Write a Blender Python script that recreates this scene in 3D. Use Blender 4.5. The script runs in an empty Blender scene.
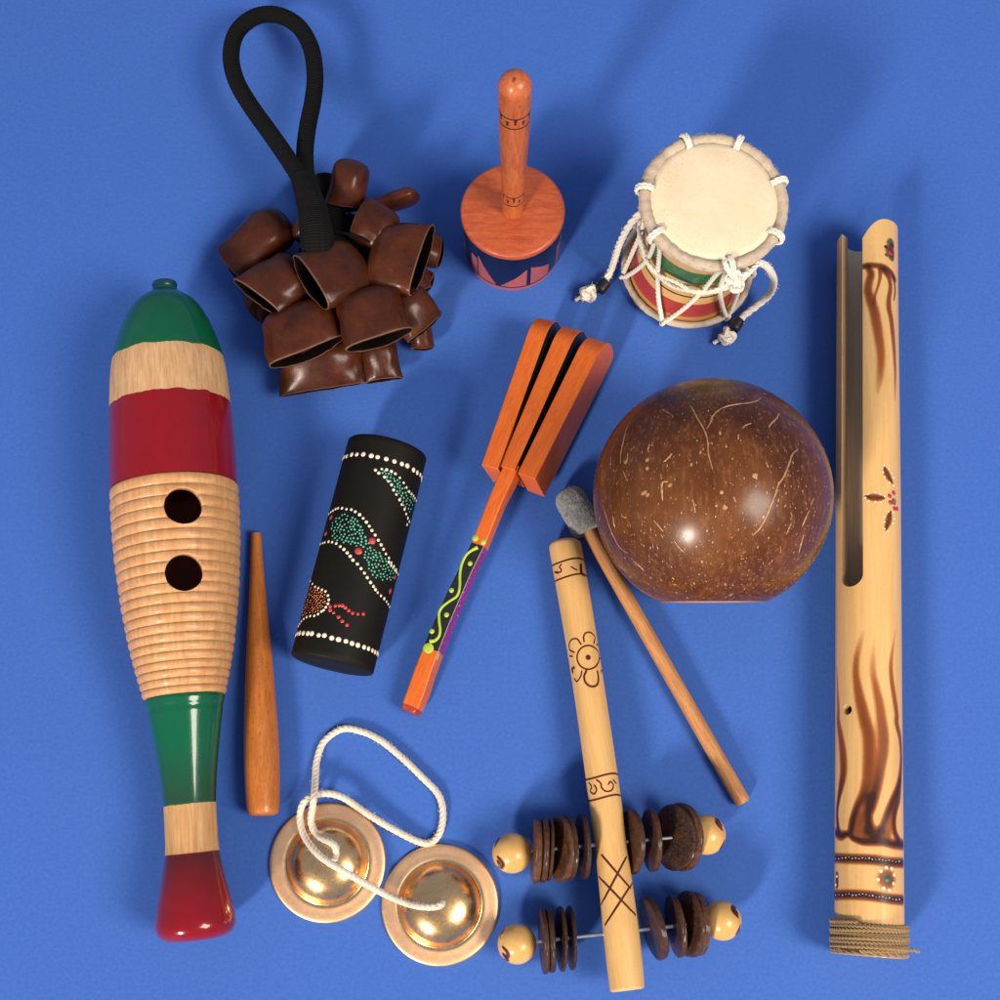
import bpy, bmesh, math, random
import numpy as np
from mathutils import Vector, Matrix, noise as mnoise
from mathutils.bvhtree import BVHTree
random.seed(7)
scene = bpy.context.scene
COL = scene.collection
PI = math.pi
# ------------------------------------------------------------------ camera geometry
F_PX, TILT, CAMH = 1350.0, math.radians(16.5), 0.712
CT, ST = math.cos(TILT), math.sin(TILT)
CAM = Vector((0, 0, CAMH))
def raydir(px, py):
    x, y = (px-500)/F_PX, (500-py)/F_PX
    return Vector((x, y*CT+ST, y*ST-CT))
def P(px, py, z=0.0):
    d = raydir(px, py); k = (z-CAMH)/d.z
    return CAM + d*k
def proj(v):
    v = Vector(v)-CAM
    yc = v.y*CT + v.z*ST; zc = -v.y*ST + v.z*CT
    return (500+F_PX*v.x/(-zc), 500-F_PX*yc/(-zc))
def line_ray(A, D, px, py):
    """distance between the axis line (A,D unit) and a sight line, and the place s on the axis"""
    d = raydir(px, py).normalized(); n = D.cross(d); w = CAM-A
    dist = abs(w.dot(n.normalized()))
    b = D.dot(d); s = (w.dot(D)-b*w.dot(d))/(1-b*b)
    return s, dist
def dist_pt(c, px, py):
    d = raydir(px, py).normalized(); w = Vector(c)-CAM
    return (w-d*w.dot(d)).length
def hermite(xs, ys, x):
    return float(np.interp(x, xs, ys))
def smooth_curve(pts, n, closed=False):
    """Catmull-Rom through points, resampled evenly"""
    p = [np.array(q, float) for q in pts]
    if closed: p = [p[-1]]+p+[p[0], p[1]]
    else: p = [2*p[0]-p[1]]+p+[2*p[-1]-p[-2]]
    out = []
    for i in range(1, len(p)-2):
        for k in range(16):
            t = k/16; a, b, c, d = p[i-1], p[i], p[i+1], p[i+2]
            out.append(.5*((2*b)+(c-a)*t+(2*a-5*b+4*c-d)*t*t+(-a+3*b-3*c+d)*t**3))
    out.append(p[-2]); out = np.array(out)
    L = np.concatenate([[0], np.cumsum(np.linalg.norm(np.diff(out[:, :3], axis=0), axis=1))])
    s = np.linspace(0, L[-1], n+1 if closed else n)
    r = np.stack([np.interp(s, L, out[:, j]) for j in range(out.shape[1])], 1)
    return r[:-1] if closed else r
# ------------------------------------------------------------------ mesh building
class MB:
    def __init__(s): s.v = []; s.f = []; s.m = []; s.uv = []
    def add(s, v, f, m=0, uv=None):
        o = len(s.v); s.v += [tuple(q) for q in v]
        if uv is None: uv = [(0, 0)]*len(v)
        s.uv += list(uv)
        for i, q in enumerate(f):
            s.f.append(tuple(a+o for a in q)); s.m.append(m[i] if isinstance(m, (list, tuple)) else m)
    def mesh(s, name, mats, smooth=True, sharp=None):
        me = bpy.data.meshes.new(name); me.from_pydata(s.v, [], s.f)
        for m in mats: me.materials.append(m)
        me.polygons.foreach_set('material_index', s.m)
        me.polygons.foreach_set('use_smooth', [smooth]*len(s.f))
        ul = me.uv_layers.new(name='UVMap'); li = np.empty(len(me.loops), int); me.loops.foreach_get('vertex_index', li)
        ul.data.foreach_set('uv', np.array(s.uv, float)[li].ravel())
        me.validate(); me.update()
        if sharp: me.set_sharp_from_angle(angle=math.radians(sharp))
        return me
def link(name, me, parent=None, M=None, label=None):
    o = bpy.data.objects.new(name, me); COL.objects.link(o)
    M = M or Matrix.Identity(4)
    if parent is not None:
        o.parent = parent; o.matrix_basis = world_of(parent).inverted() @ M
    else: o.matrix_basis = M
    if label: o['label'] = label
    return o
def world_of(o):
    m = o.matrix_basis.copy(); p = o.parent
    while p: m = p.matrix_basis @ m; p = p.parent
    return m
def thing(name, label, cat, loc, group=None):
    o = bpy.data.objects.new(name, None); COL.objects.link(o); o.location = loc
    o.matrix_basis = Matrix.Translation(loc); o.empty_display_size = .01
    o['label'] = label; o['category'] = cat
    if group: o['group'] = group
    return o
def frame(A, B, up=(0, 0, 1)):
    """matrix: local Z from A to B, local X as near `up` as possible"""
    A, B = Vector(A), Vector(B); z = (B-A).normalized(); u = Vector(up)
    x = (u-z*u.dot(z)).normalized(); y = z.cross(x)
    return Matrix(((x.x, y.x, z.x, A.x), (x.y, y.y, z.y, A.y), (x.z, y.z, z.z, A.z), (0, 0, 0, 1)))
def lathe(mb, prof, seg=96, m=0, rfun=None, closed=False):
    """prof: [(s, r)] round local Z; r=0 at an end closes it; m: int or fn(i)"""
    v = []; rows = []; uv = []
    for i, (s, r) in enumerate(prof):
        if r < 1e-6: rows.append([len(v)]); v.append((0, 0, s)); uv.append((0, s)); continue
        row = []
        for k in range(seg):
            a = 2*PI*k/seg; rr = r*(rfun(s, a) if rfun else 1)
            row.append(len(v)); v.append((rr*math.cos(a), rr*math.sin(a), s)); uv.append((k/seg, s))
        rows.append(row)
    f = []; mi = []
    prs = list(zip(rows, rows[1:]))
    if closed: prs.append((rows[-1], rows[0]))
    for i, (a, b) in enumerate(prs):
        mm = m(i) if callable(m) else m
        if len(a) == 1 and len(b) == 1: continue
        for k in range(seg):
            k2 = (k+1) % seg
            if len(a) == 1: f.append((a[0], b[k2], b[k]))
            elif len(b) == 1: f.append((a[k], a[k2], b[0]))
            else: f.append((a[k], a[k2], b[k2], b[k]))
            mi.append(mm)
    mb.add(v, f, mi, uv)
def interp_prof(pts, n):
    pts = sorted(pts); s = np.array([p[0] for p in pts]); r = np.array([p[1] for p in pts])
    c = smooth_curve([(a, b, 0) for a, b in zip(s, r)], n)
    return [(float(a), float(b)) for a, b, _ in c]
def fit_profile(pa, za, pb, zb, rows):
    """rows: (centre px x, y, half width px) -> axis A,B in world, profile (s,r)"""
    A, B = P(*pa, za), P(*pb, zb); D = (B-A).normalized(); out = []
    dx, dy = pb[0]-pa[0], pb[1]-pa[1]; l = math.hypot(dx, dy); nx, ny = -dy/l, dx/l
    for cx, cy, hw in rows:
        s1, r1 = line_ray(A, D, cx+nx*hw, cy+ny*hw); s2, r2 = line_ray(A, D, cx-nx*hw, cy-ny*hw)
        out.append(((s1+s2)/2, (r1+r2)/2))
    return A, B, D, out
def sweep(mb, pts, rad, seg=12, closed=False, m=0, caps=True, rmod=None):
    """round tube along pts (even samples); rad number or per-point list"""
    p = np.array(pts, float); n = len(p)
    if closed: T = np.roll(p, -1, 0)-np.roll(p, 1, 0)
    else: T = np.gradient(p, axis=0)
    T /= np.linalg.norm(T, axis=1)[:, None]+1e-12
    u = np.cross(T[0], [0.13, 0.21, 1.0]); u /= np.linalg.norm(u); U = []
    for i in range(n):
        u = u-T[i]*u.dot(T[i]); u /= np.linalg.norm(u); U.append(u.copy())
    U = np.array(U)
    if closed:
        e = U[-1]-T[0]*U[-1].dot(T[0]); e /= np.linalg.norm(e)
        tw = math.atan2(np.cross(U[0], e).dot(T[0]), U[0].dot(e))
        Vv = np.cross(T, U); a = -tw*np.arange(n)/n
        U = U*np.cos(a)[:, None]+Vv*np.sin(a)[:, None]
    V = np.cross(T, U); L = np.concatenate([[0], np.cumsum(np.linalg.norm(np.diff(p, axis=0), axis=1))])
    v = []; uv = []
    for i in range(n):
        r = rad[i] if hasattr(rad, '__len__') else rad
        if rmod: r *= rmod(L[i])
        for k in range(seg):
            a = 2*PI*k/seg
            v.append(p[i]+(U[i]*math.cos(a)+V[i]*math.sin(a))*r); uv.append((L[i], k/seg))
    f = []
    for i in range(n if closed else n-1):
        j = (i+1) % n
        for k in range(seg):
            k2 = (k+1) % seg; f.append((i*seg+k, j*seg+k, j*seg+k2, i*seg+k2)[::-1])
    if caps and not closed:
        f.append(tuple(range(seg))[::-1][::-1]); f.append(tuple((n-1)*seg+k for k in range(seg))[::-1])
    mb.add(v, f, m, uv)
    return p, U, V, L
def rope(mb, pts, R, pitch=None, strands=3, m=0, closed=False, seg=7, n=None, fuzz=0.0, relief=.48):
    """twisted cord"""
    pitch = pitch or R*7
    q = np.array(pts, float); Lt = np.linalg.norm(np.diff(q, axis=0), axis=1).sum()
    n = n or max(8, int(Lt/(R*.55)))
    p = smooth_curve(pts, n, closed)
    T = np.gradient(p, axis=0); T /= np.linalg.norm(T, axis=1)[:, None]
    u = np.cross(T[0], [0.13, 0.21, 1.0]); u /= np.linalg.norm(u); U = []
    for i in range(len(p)):
        u = u-T[i]*u.dot(T[i]); u /= np.linalg.norm(u); U.append(u.copy())
    U = np.array(U); V = np.cross(T, U)
    L = np.concatenate([[0], np.cumsum(np.linalg.norm(np.diff(p, axis=0), axis=1))])
    for k in range(strands):
        a = 2*PI*(k/strands+L/pitch)
        q = p+(U*np.cos(a)[:, None]+V*np.sin(a)[:, None])*R*relief
        sweep(mb, q, R*(1.04-relief), seg, m=m)
    if fuzz:
        for i in range(int(Lt/fuzz)):
            j = random.randrange(len(p)); a = random.uniform(0, 2*PI)
            d = U[j]*math.cos(a)+V[j]*math.sin(a)
            s = p[j]+d*R*.9; e = s+d*R*random.uniform(.2, .8)+T[j]*R*random.uniform(-.9, .9)
            sweep(mb, [s, (s+e)/2+d*R*.1, e], R*.05, 3, m=m)
def bvh_of(me, M):
    vs = [M @ v.co for v in me.vertices]
    return BVHTree.FromPolygons(vs, [tuple(p.vertices) for p in me.polygons])
def hit(bvh, px, py):
    h = bvh.ray_cast(CAM, raydir(px, py).normalized())
    if h[0] is None:                      # just off the outline: nearest place on the surface
        d = raydir(px, py).normalized(); q = CAM+d*.7
        for _ in range(6):
            nn = bvh.find_nearest(q); q = CAM+d*((nn[0]-CAM).dot(d))
        return nn[0], nn[1]
    return h[0], h[1]
def paint(me, M, strokes, attr='burn', soft=.5):
    """strokes: list of (points (k,3) world, halfwidth(s) m, strength(s)); float attribute per vertex"""
    n = len(me.vertices); co = np.empty(n*3); me.vertices.foreach_get('co', co); co = co.reshape(-1, 3)
    R = np.array(M.to_3x3()); co = co @ R.T + np.array(M.translation)
    val = np.zeros(n)
    for pts, w, st in strokes:
        pts = np.array([tuple(q) for q in pts]); k = len(pts)
        w = np.array(w if hasattr(w, '__len__') else [w]*k, float); st = np.array(st if hasattr(st, '__len__') else [st]*k, float)
        cur = np.zeros(n)
        mx = w.max()*3
        segs = [(0, 0)] if k == 1 else [(i, i+1) for i in range(k-1)]
        for i, j in segs:
            a, b = pts[i], pts[j]; lo = np.minimum(a, b)-mx; hi = np.maximum(a, b)+mx
            idx = np.where(((co > lo) & (co < hi)).all(1))[0]
            if not len(idx): continue
            ab = b-a; L2 = ab.dot(ab)+1e-14; t = np.clip((co[idx]-a) @ ab/L2, 0, 1)
            d = np.linalg.norm(co[idx]-(a+t[:, None]*ab), axis=1)
            ww = w[i]*(1-t)+w[j]*t; ss = st[i]*(1-t)+st[j]*t
            x = np.clip((d/ww-(1-soft))/(2*soft), 0, 1); g = (1-x*x*(3-2*x))*ss
            cur[idx] = np.maximum(cur[idx], g)
        val = 1-(1-val)*(1-cur)
    at = me.attributes.get(attr) or me.attributes.new(attr, 'FLOAT', 'POINT')
    at.data.foreach_set('value', val.astype(np.float32))
def dab(mb, c, n, r, h=.0003, m=0, seg=10, stretch=1.0, tang=None):
    c, n = Vector(c), Vector(n).normalized(); t = Vector(tang) if tang is not None else Vector((.3, 1, .2))
    t = (t-n*t.dot(n)).normalized(); b = n.cross(t); c = c-n*.00006
    v = [c+n*(h+.00006)]; f = []
    for rr, hh in ((.62, .8), (1, 0.0)):
        for k in range(seg):
            a = 2*PI*k/seg; v.append(c+t*(math.cos(a)*r*rr*stretch)+b*(math.sin(a)*r*rr)+n*(h*hh))
    for k in range(seg):
        k2 = (k+1) % seg; f.append((0, 1+k, 1+k2)); f.append((1+k, 1+seg+k, 1+seg+k2, 1+k2))
    mb.add(v, f, m)
def boolean(o, cutter, op='DIFFERENCE', solver='EXACT'):
    md = o.modifiers.new('b', 'BOOLEAN'); md.object = cutter; md.operation = op; md.solver = solver
    bpy.context.view_layer.update()
    dg = bpy.context.evaluated_depsgraph_get(); me = bpy.data.meshes.new_from_object(o.evaluated_get(dg))
    o.modifiers.clear(); old = o.data; me.name = old.name; o.data = me
    bpy.data.objects.remove(cutter)
def subdiv(o, lv):
    md = o.modifiers.new('s', 'SUBSURF'); md.levels = lv; md.render_levels = lv
def bevel(o, w, seg=3):
    md = o.modifiers.new('bv', 'BEVEL'); md.width = w; md.segments = seg; md.limit_method = 'ANGLE'; md.angle_limit = math.radians(35)
# ------------------------------------------------------------------ materials
class N:
    def __init__(s, name):
        s.mat = bpy.data.materials.new(name); s.mat.use_nodes = True; s.t = s.mat.node_tree
        s.b = s.t.nodes['Principled BSDF']
    def n(s, typ, **k):
        x = s.t.nodes.new(typ)
        for a, v in k.items():
            if a.startswith('i_'):
                x.inputs[a[2:].replace('_', ' ')].default_value = v
            else: setattr(x, a, v)
        return x
    def l(s, a, b): s.t.links.new(a, b)
    def coords(s, scale=(1, 1, 1), uv=False, rot=(0, 0, 0)):
        tc = s.n('ShaderNodeTexCoord'); mp = s.n('ShaderNodeMapping')
        mp.inputs['Scale'].default_value = scale; mp.inputs['Rotation'].default_value = rot
        s.l(tc.outputs['UV' if uv else 'Object'], mp.inputs['Vector']); return mp.outputs['Vector']
    def noise(s, vec, scale, detail=4, rough=.55, dist=0.0):
        x = s.n('ShaderNodeTexNoise'); x.inputs['Scale'].default_value = scale; x.inputs['Detail'].default_value = detail
        x.inputs['Roughness'].default_value = rough; x.inputs['Distortion'].default_value = dist
        s.l(vec, x.inputs['Vector']); return x.outputs['Fac']
    def ramp(s, fac, stops, interp='LINEAR'):
        r = s.n('ShaderNodeValToRGB'); e = r.color_ramp.elements; r.color_ramp.interpolation = interp
        while len(e) > 1: e.remove(e[-1])
        e[0].position = stops[0][0]; e[0].color = c4(stops[0][1])
        for p, c in stops[1:]:
            q = e.new(p); q.color = c4(c)
        s.l(fac, r.inputs['Fac']); return r.outputs['Color']
    def mix(s, fac, a, b, mode='MIX'):
        x = s.n('ShaderNodeMix', data_type='RGBA', blend_type=mode)
        for v, i in ((fac, 0), (a, 6), (b, 7)):
            if hasattr(v, 'links'): s.l(v, x.inputs[i])
            else: x.inputs[i].default_value = c4(v) if i > 0 else v
        return x.outputs[2]
    def math(s, op, a, b=0.0, c=None, clamp=False):
        x = s.n('ShaderNodeMath', operation=op, use_clamp=clamp)
        for i, v in enumerate((a, b, c)):
            if v is None: continue
            if hasattr(v, 'links'): s.l(v, x.inputs[i])
            else: x.inputs[i].default_value = v
        return x.outputs[0]
    def attr(s, name):
        x = s.n('ShaderNodeAttribute', attribute_name=name); return x.outputs['Fac']
    def bump(s, h, strength=.3, dist=.0005, prev=None):
        x = s.n('ShaderNodeBump'); x.inputs['Strength'].default_value = strength; x.inputs['Distance'].default_value = dist
        s.l(h, x.inputs['Height'])
        if prev: s.l(prev, x.inputs['Normal'])
        s.l(x.outputs['Normal'], s.b.inputs['Normal']); return x.outputs['Normal']
    def set(s, **k):
        for a, v in k.items():
            i = s.b.inputs[a.replace('_', ' ')]
            if hasattr(v, 'links'): s.l(v, i)
            else: i.default_value = c4(v) if i.type == 'RGBA' else v
        return s
def c4(c):
    if isinstance(c, (int, float)): return (c, c, c, 1)
    return tuple(c)+(1,) if len(c) == 3 else tuple(c)
def S(r, g, b):                        # picture value 0-255 -> linear
    f = lambda v: (v/255/12.92) if v/255 <= .04045 else ((v/255+.055)/1.055)**2.4
    return (f(r), f(g), f(b))
def wood(name, base, dark, rough=.4, grain=(60, 60, 6), gscale=10, coat=0.0, bump=.15, burn=None, speck=.0, contrast=(.3, .7)):
    m = N(name); v = m.coords(grain)
    a = m.noise(v, gscale, 6, .6, .6)
    c = m.ramp(a, [(contrast[0], dark), (contrast[1], base)])
    fine = m.noise(m.coords((grain[0]*6, grain[1]*6, grain[2]*3)), gscale, 3, .6)
    c = m.mix(.35, c, m.mix(fine, (.45, .45, .45), (1, 1, 1)), 'MULTIPLY')
    if speck:
        sp = m.noise(m.coords((900, 900, 300)), 1.5, 2, .5)
        c = m.mix(m.math('MULTIPLY', m.ramp(sp, [(.6, 0), (.72, 1)]), speck), c, tuple(x*.35 for x in dark))
    if burn:
        b = m.attr('burn'); nb = m.math('MULTIPLY', m.noise(m.coords((1, 1, 1)), 500, 3), .35)
        bb = m.math('ADD', b, m.math('MULTIPLY', m.math('MULTIPLY', b, m.math('SUBTRACT', 1.0, b)), m.math('SUBTRACT', nb, .17)), clamp=True)
        x = m.mix(m.ramp(bb, [(0, 0), (.08, .0), (.45, 1)]), c, burn[0])
        c = m.mix(m.ramp(bb, [(.45, 0), (.95, 1)]), x, burn[1])
    r = m.math('ADD', m.math('MULTIPLY', fine, .15), rough-.07)
    m.set(Base_Color=c, Roughness=r, Coat_Weight=coat, Coat_Roughness=.15); m.b.inputs['Specular IOR Level'].default_value = .3; m.b.inputs['Coat IOR'].default_value = 1.4
    m.bump(a, bump, .0004)
    return m
def paintmat(name, col, rough=.35, var=.25, coat=0.0, nscale=120, bump=.06, spec=.5, coatr=.1):
    m = N(name); a = m.noise(m.coords(), nscale, 5, .6)
    c = m.mix(a, tuple(x*(1-var) for x in col), tuple(min(1, x*(1+var*.7)) for x in col))
    m.set(Base_Color=c, Roughness=m.math('ADD', m.math('MULTIPLY', a, .12), rough-.06), Coat_Weight=coat, Coat_Roughness=coatr)
    m.b.inputs['Specular IOR Level'].default_value = spec
    m.bump(m.noise(m.coords(), nscale*6, 3), bump, .0003)
    return m
def fibre(name, col, rough=.9, freq=3000, sheen=.3, var=.3):
    m = N(name); a = m.noise(m.coords(), freq*.25, 4, .7); b = m.noise(m.coords(), 60, 3)
    c = m.mix(a, tuple(x*(1-var) for x in col), tuple(min(1, x*(1+var*.4)) for x in col))
    c = m.mix(m.math('MULTIPLY', b, .25), c, tuple(x*.6 for x in col))
    m.set(Base_Color=c, Roughness=rough, Sheen_Weight=sheen)
    m.bump(a, .5, .0004)
    return m
def banded(name, length, bands, rough=.3, coat=.5, noise_amp=.004, woodbands=()):
    """bands along local Z: [(z0, colour)]; edges slightly uneven like hand-laid paint"""
    m = N(name); tc = m.n('ShaderNodeTexCoord'); sp = m.n('ShaderNodeSeparateXYZ'); m.l(tc.outputs['Object'], sp.inputs[0])
    nz = m.noise(m.coords((40, 40, 40)), 3, 3)
    z = m.math('DIVIDE', m.math('ADD', sp.outputs['Z'], m.math('MULTIPLY', m.math('SUBTRACT', nz, .5), noise_amp)), length)
    c = m.ramp(z, [(max(0, a/length), col) for a, col in bands], 'CONSTANT')
    w = m.ramp(z, [(max(0, a/length), 1 if i in woodbands else 0) for i, (a, _) in enumerate(bands)], 'CONSTANT')
    g = m.noise(m.coords((60, 60, 5)), 9, 6, .6, .5); f2 = m.noise(m.coords(), 140, 5)
    c = m.mix(.5, c, m.mix(f2, (.6, .6, .6), (1.05, 1.05, 1.05)), 'MULTIPLY')
    c2 = m.mix(.8, c, m.ramp(g, [(.3, (.62, .5, .38)), (.65, (1, 1, 1))]), 'MULTIPLY')
    c = m.mix(w, c, c2)
    r = m.mix(w, (rough,)*3, (.55,)*3)
    b = m.attr('burn'); c = m.mix(b, c, (.03, .008, .005))
    m.set(Base_Color=c, Coat_Roughness=.08); m.b.inputs['Specular IOR Level'].default_value = .2; m.b.inputs['Coat IOR'].default_value = 1.38; m.l(r, m.b.inputs['Roughness'])
    m.l(m.math('MULTIPLY', m.math('SUBTRACT', 1.0, w), coat), m.b.inputs['Coat Weight'])
    m.bump(m.noise(m.coords((300, 300, 40)), 4, 4), .12, .0003)
    return m
# ================================================================== materials
M_cream = (.62, .44, .24)
GREEN = (.002, .100, .042); RED = (.230, .004, .008); PALE = (.66, .40, .20)
m_ridge = wood('ridged_wood', (.66, .36, .155), (.50, .23, .08), .5, (50, 50, 8), 8, coat=.25, bump=.1, speck=.25)
m_inside = paintmat('dark_inside', (.30, .11, .06), .8)
m_scraper = wood('varnished_scraper', (.56, .185, .032), (.42, .115, .018), .36, (70, 70, 9), 9, coat=.3, bump=.12, speck=.7)
m_cord_black = N('black_cord')
def _cb():
    m = m_cord_black; tc = m.n('ShaderNodeTexCoord'); sp = m.n('ShaderNodeSeparateXYZ'); m.l(tc.outputs['UV'], sp.inputs[0])
    w = m.math('SINE', m.math('MULTIPLY', m.math('ADD', sp.outputs[0], m.math('MULTIPLY', sp.outputs[1], .0011)), 2*PI/.0011))
    w2 = m.math('SINE', m.math('MULTIPLY', sp.outputs[1], 2*PI*16))
    h = m.math('ADD', w, m.math('MULTIPLY', w2, .35)); nz = m.noise(m.coords(), 1200, 3)
    c = m.mix(m.math('MULTIPLY_ADD', h, .3, .45, clamp=True), (.0008, .0008, .0007), (.0055, .005, .0036))
    m.set(Base_Color=m.mix(nz, c, (.005, .0045, .0035)), Roughness=.9); m.b.inputs['Specular IOR Level'].default_value = .2
    m.bump(m.math('ADD', h, nz), .8, .0004)
_cb()
def pod_mat(name, col, dark, rough=.38):
    m = N(name); oi = m.n('ShaderNodeObjectInfo'); tc = m.n('ShaderNodeTexCoord')
    mp = m.n('ShaderNodeVectorMath', operation='ADD'); m.l(tc.outputs['Object'], mp.inputs[0])
    cx = m.n('ShaderNodeCombineXYZ')
    for i in range(3): m.l(oi.outputs['Random'], cx.inputs[i])
    m.l(cx.outputs[0], mp.inputs[1]); v = mp.outputs[0]
    a = m.noise(v, 70, 5, .6); f = m.noise(v, 900, 3, .7)
    c = m.ramp(a, [(.3, dark), (.7, col)]); c = m.mix(m.math('MULTIPLY', f, .5), c, dark)
    c = m.mix(m.math('MULTIPLY', oi.outputs['Random'], .45), c, dark)
    g = m.noise(m.coords((1, 1, .2)), 420, 4, .7); c = m.mix(m.math('MULTIPLY', m.ramp(g, [(.55, 0), (.75, 1)]), .2), c, (.13, .06, .035))
    m.set(Base_Color=c, Roughness=m.math('MULTIPLY_ADD', a, .2, rough-.1), Coat_Weight=.1, Coat_Roughness=.2); m.b.inputs['Specular IOR Level'].default_value = .2; m.b.inputs['Coat IOR'].default_value = 1.4
    m.bump(m.math('ADD', m.math('MULTIPLY', m.noise(v, 140, 4), .5), m.math('MULTIPLY', f, .2)), .3, .0010); return m
m_pod = pod_mat('pod_shell', (.112, .026, .0060), (.034, .0090, .0045), .30)
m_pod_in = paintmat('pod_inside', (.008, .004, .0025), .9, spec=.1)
m_pod_lip = paintmat('pod_lip', (.125, .052, .024), .6, var=.6, nscale=250)
m_redwood = wood('red_stained_wood', (.52, .115, .036), (.36, .058, .018), .42, (16, 60, 60), 6, coat=.2, bump=.15, speck=.5, burn=((.2, .04, .02), (.03, .01, .008)))
m_redhandle = wood('red_handle_wood', (.55, .155, .042), (.40, .080, .023), .36, (60, 60, 8), 9, coat=.35, bump=.15, speck=.6, burn=((.2, .045, .02), (.035, .01, .008)))
m_navy = paintmat('navy_paint', (.003, .006, .032), .3, coat=.1, spec=.3)
m_pink = paintmat('pink_paint', (.38, .085, .075), .5, var=.3)
m_skin = N('drum_skin')
def _sk():
    m = m_skin; a = m.noise(m.coords(), 45, 6, .6); f = m.noise(m.coords(), 1400, 2, .6)
    c = m.ramp(a, [(.25, (.66, .51, .31)), (.7, (.74, .62, .42))])
    m.set(Base_Color=m.mix(m.math('MULTIPLY', m.ramp(f, [(.56, 0), (.70, 1)]), .5), c, (.45, .33, .2)), Roughness=.55)
    m.bump(m.math('ADD', a, m.math('MULTIPLY', f, .3)), .12, .0006)
_sk()
m_hide = fibre('rawhide_wrap', (.56, .44, .31), .9, 700, .1, .55)
m_cotton = fibre('cotton_cord', (.74, .64, .49), .95, 5000, .3, .25)
m_cotton_w = fibre('white_cotton_cord', (.82, .74, .60), .95, 5000, .3, .2)
m_tape = paintmat('black_tape', (.006, .006, .007), .45)
m_twine = fibre('jute_twine', (.33, .20, .08), .95, 4000, .2, .45)
m_black = N('matt_black_paint')
def _bk():
    m = m_black; a = m.noise(m.coords((1, 1, 1)), 90, 6, .65); f = m.noise(m.coords((900, 900, 60)), 1.2, 3)
    c = m.mix(a, (.0035, .0035, .0025), (.011, .0095, .0055)); c = m.mix(m.math('MULTIPLY', f, .4), c, (.004, .004, .003))
    m.set(Base_Color=c, Roughness=m.math('MULTIPLY_ADD', f, .12, .55)); m.b.inputs['Specular IOR Level'].default_value = .15
    m.bump(f, .15, .0002)
_bk()
m_dot_w = paintmat('dot_cream', (.80, .68, .50), .45, var=.1)
m_dot_g = paintmat('dot_green', (.09, .42, .27), .45, var=.25)
m_dot_gd = paintmat('deep_green_ground', (.004, .05, .028), .5)
m_dot_r = paintmat('dot_red', (.50, .035, .035), .4, var=.2)
m_dot_o = paintmat('dot_orange', (.72, .28, .07), .45, var=.35)
m_orange = wood('orange_stained_wood', (.74, .160, .018), (.60, .100, .010), .40, (45, 45, 8), 9, coat=.2, bump=.12, speck=.3)
m_orange_side = wood('red_brown_stained_wood', (.42, .045, .02), (.26, .028, .014), .4, (45, 45, 8), 9, coat=.3, bump=.1, speck=.3)
m_glossblack = paintmat('gloss_black_paint', (.010, .012, .005), .3, coat=.3)
m_lime = paintmat('lime_paint', (.38, .50, .035), .4, var=.2)
m_magenta = N('magenta_paint')
def _mg():
    m = m_magenta; a = m.noise(m.coords(), 800, 3, .7); b = m.noise(m.coords(), 330, 2)
    c = m.ramp(a, [(.35, (.10, .008, .10)), (.6, (.34, .025, .27))]); c = m.mix(m.ramp(b, [(.66, 0), (.7, 1)]), c, (.45, .4, .4))
    m.set(Base_Color=c, Roughness=.4); m.bump(a, .6, .0006)
_mg()
m_bamboo = wood('bamboo_skin', (.76, .46, .175), (.67, .37, .12), .36, (30, 30, 2), 7, coat=.25, bump=.06, speck=.15, burn=((.29, .075, .012), (.035, .010, .005)))
m_bamboo_in = wood('bamboo_inside', (.80, .66, .48), (.68, .54, .38), .8, (60, 60, 4), 9, bump=.3)
m_bamboo_cut = wood('bamboo_cut_edge', (.60, .38, .19), (.45, .26, .11), .65, (60, 60, 4), 9, bump=.3, speck=.5)
m_stick = wood('pale_stick_wood', (.76, .46, .17), (.66, .36, .115), .42, (40, 40, 4), 8, coat=.2, bump=.08, speck=.1, burn=((.30, .08, .02), (.045, .012, .006)))
m_dowel = wood('dowel_wood', (.62, .30, .11), (.40, .15, .045), .5, (90, 90, 7), 9, bump=.2, speck=.4)
m_felt = N('grey_felt')
def _ft():
    m = m_felt; a = m.noise(m.coords(), 700, 6, .75); b = m.noise(m.coords(), 200, 4, .7)
    c = m.ramp(m.math('MULTIPLY_ADD', b, .5, m.math('MULTIPLY', a, .5)), [(.35, (.10, .095, .085)), (.62, (.34, .33, .30))])
    m.set(Base_Color=c, Roughness=1, Sheen_Weight=.4); m.bump(m.math('ADD', a, b), 1, .0015)
_ft()
m_coco = N('coconut_shell')
def _cc():
    m = m_coco; v = m.coords((1, 1, .45)); a = m.noise(v, 28, 6, .65, .4); b = m.noise(m.coords((1, 1, .3)), 400, 3, .7)
    c = m.ramp(a, [(.28, (.042, .0105, .0035)), (.55, (.098, .029, .0070)), (.78, (.165, .060, .014))])
    c = m.mix(m.math('MULTIPLY', m.ramp(b, [(.5, 0), (.75, 1)]), .5), c, (.28, .11, .04))
    tc = m.n('ShaderNodeTexCoord'); sp = m.n('ShaderNodeSeparateXYZ'); m.l(tc.outputs['Object'], sp.inputs[0])
    e = m.math('ADD', sp.outputs[2], m.math('MULTIPLY', m.math('SUBTRACT', a, .5), .004))
    c = m.mix(m.ramp(m.math('MULTIPLY', e, 8), [(.868, 0), (.885, 1)]), c, (.13, .075, .025))
    m.set(Base_Color=c, Roughness=.34, Coat_Weight=.5, Coat_Roughness=.22); m.b.inputs['Specular IOR Level'].default_value = .12; m.b.inputs['Coat IOR'].default_value = 1.35
    m.bump(m.noise(m.coords(), 90, 4), .05, .0008)
_cc()
m_coco_fleck = paintmat('coconut_fibre_fleck', (.40, .20, .085), .35, var=.5, nscale=300, coat=.2)
m_coco_fleck2 = paintmat('coconut_faint_fleck', (.20, .080, .030), .35, var=.5, nscale=300, coat=.2)
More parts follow.
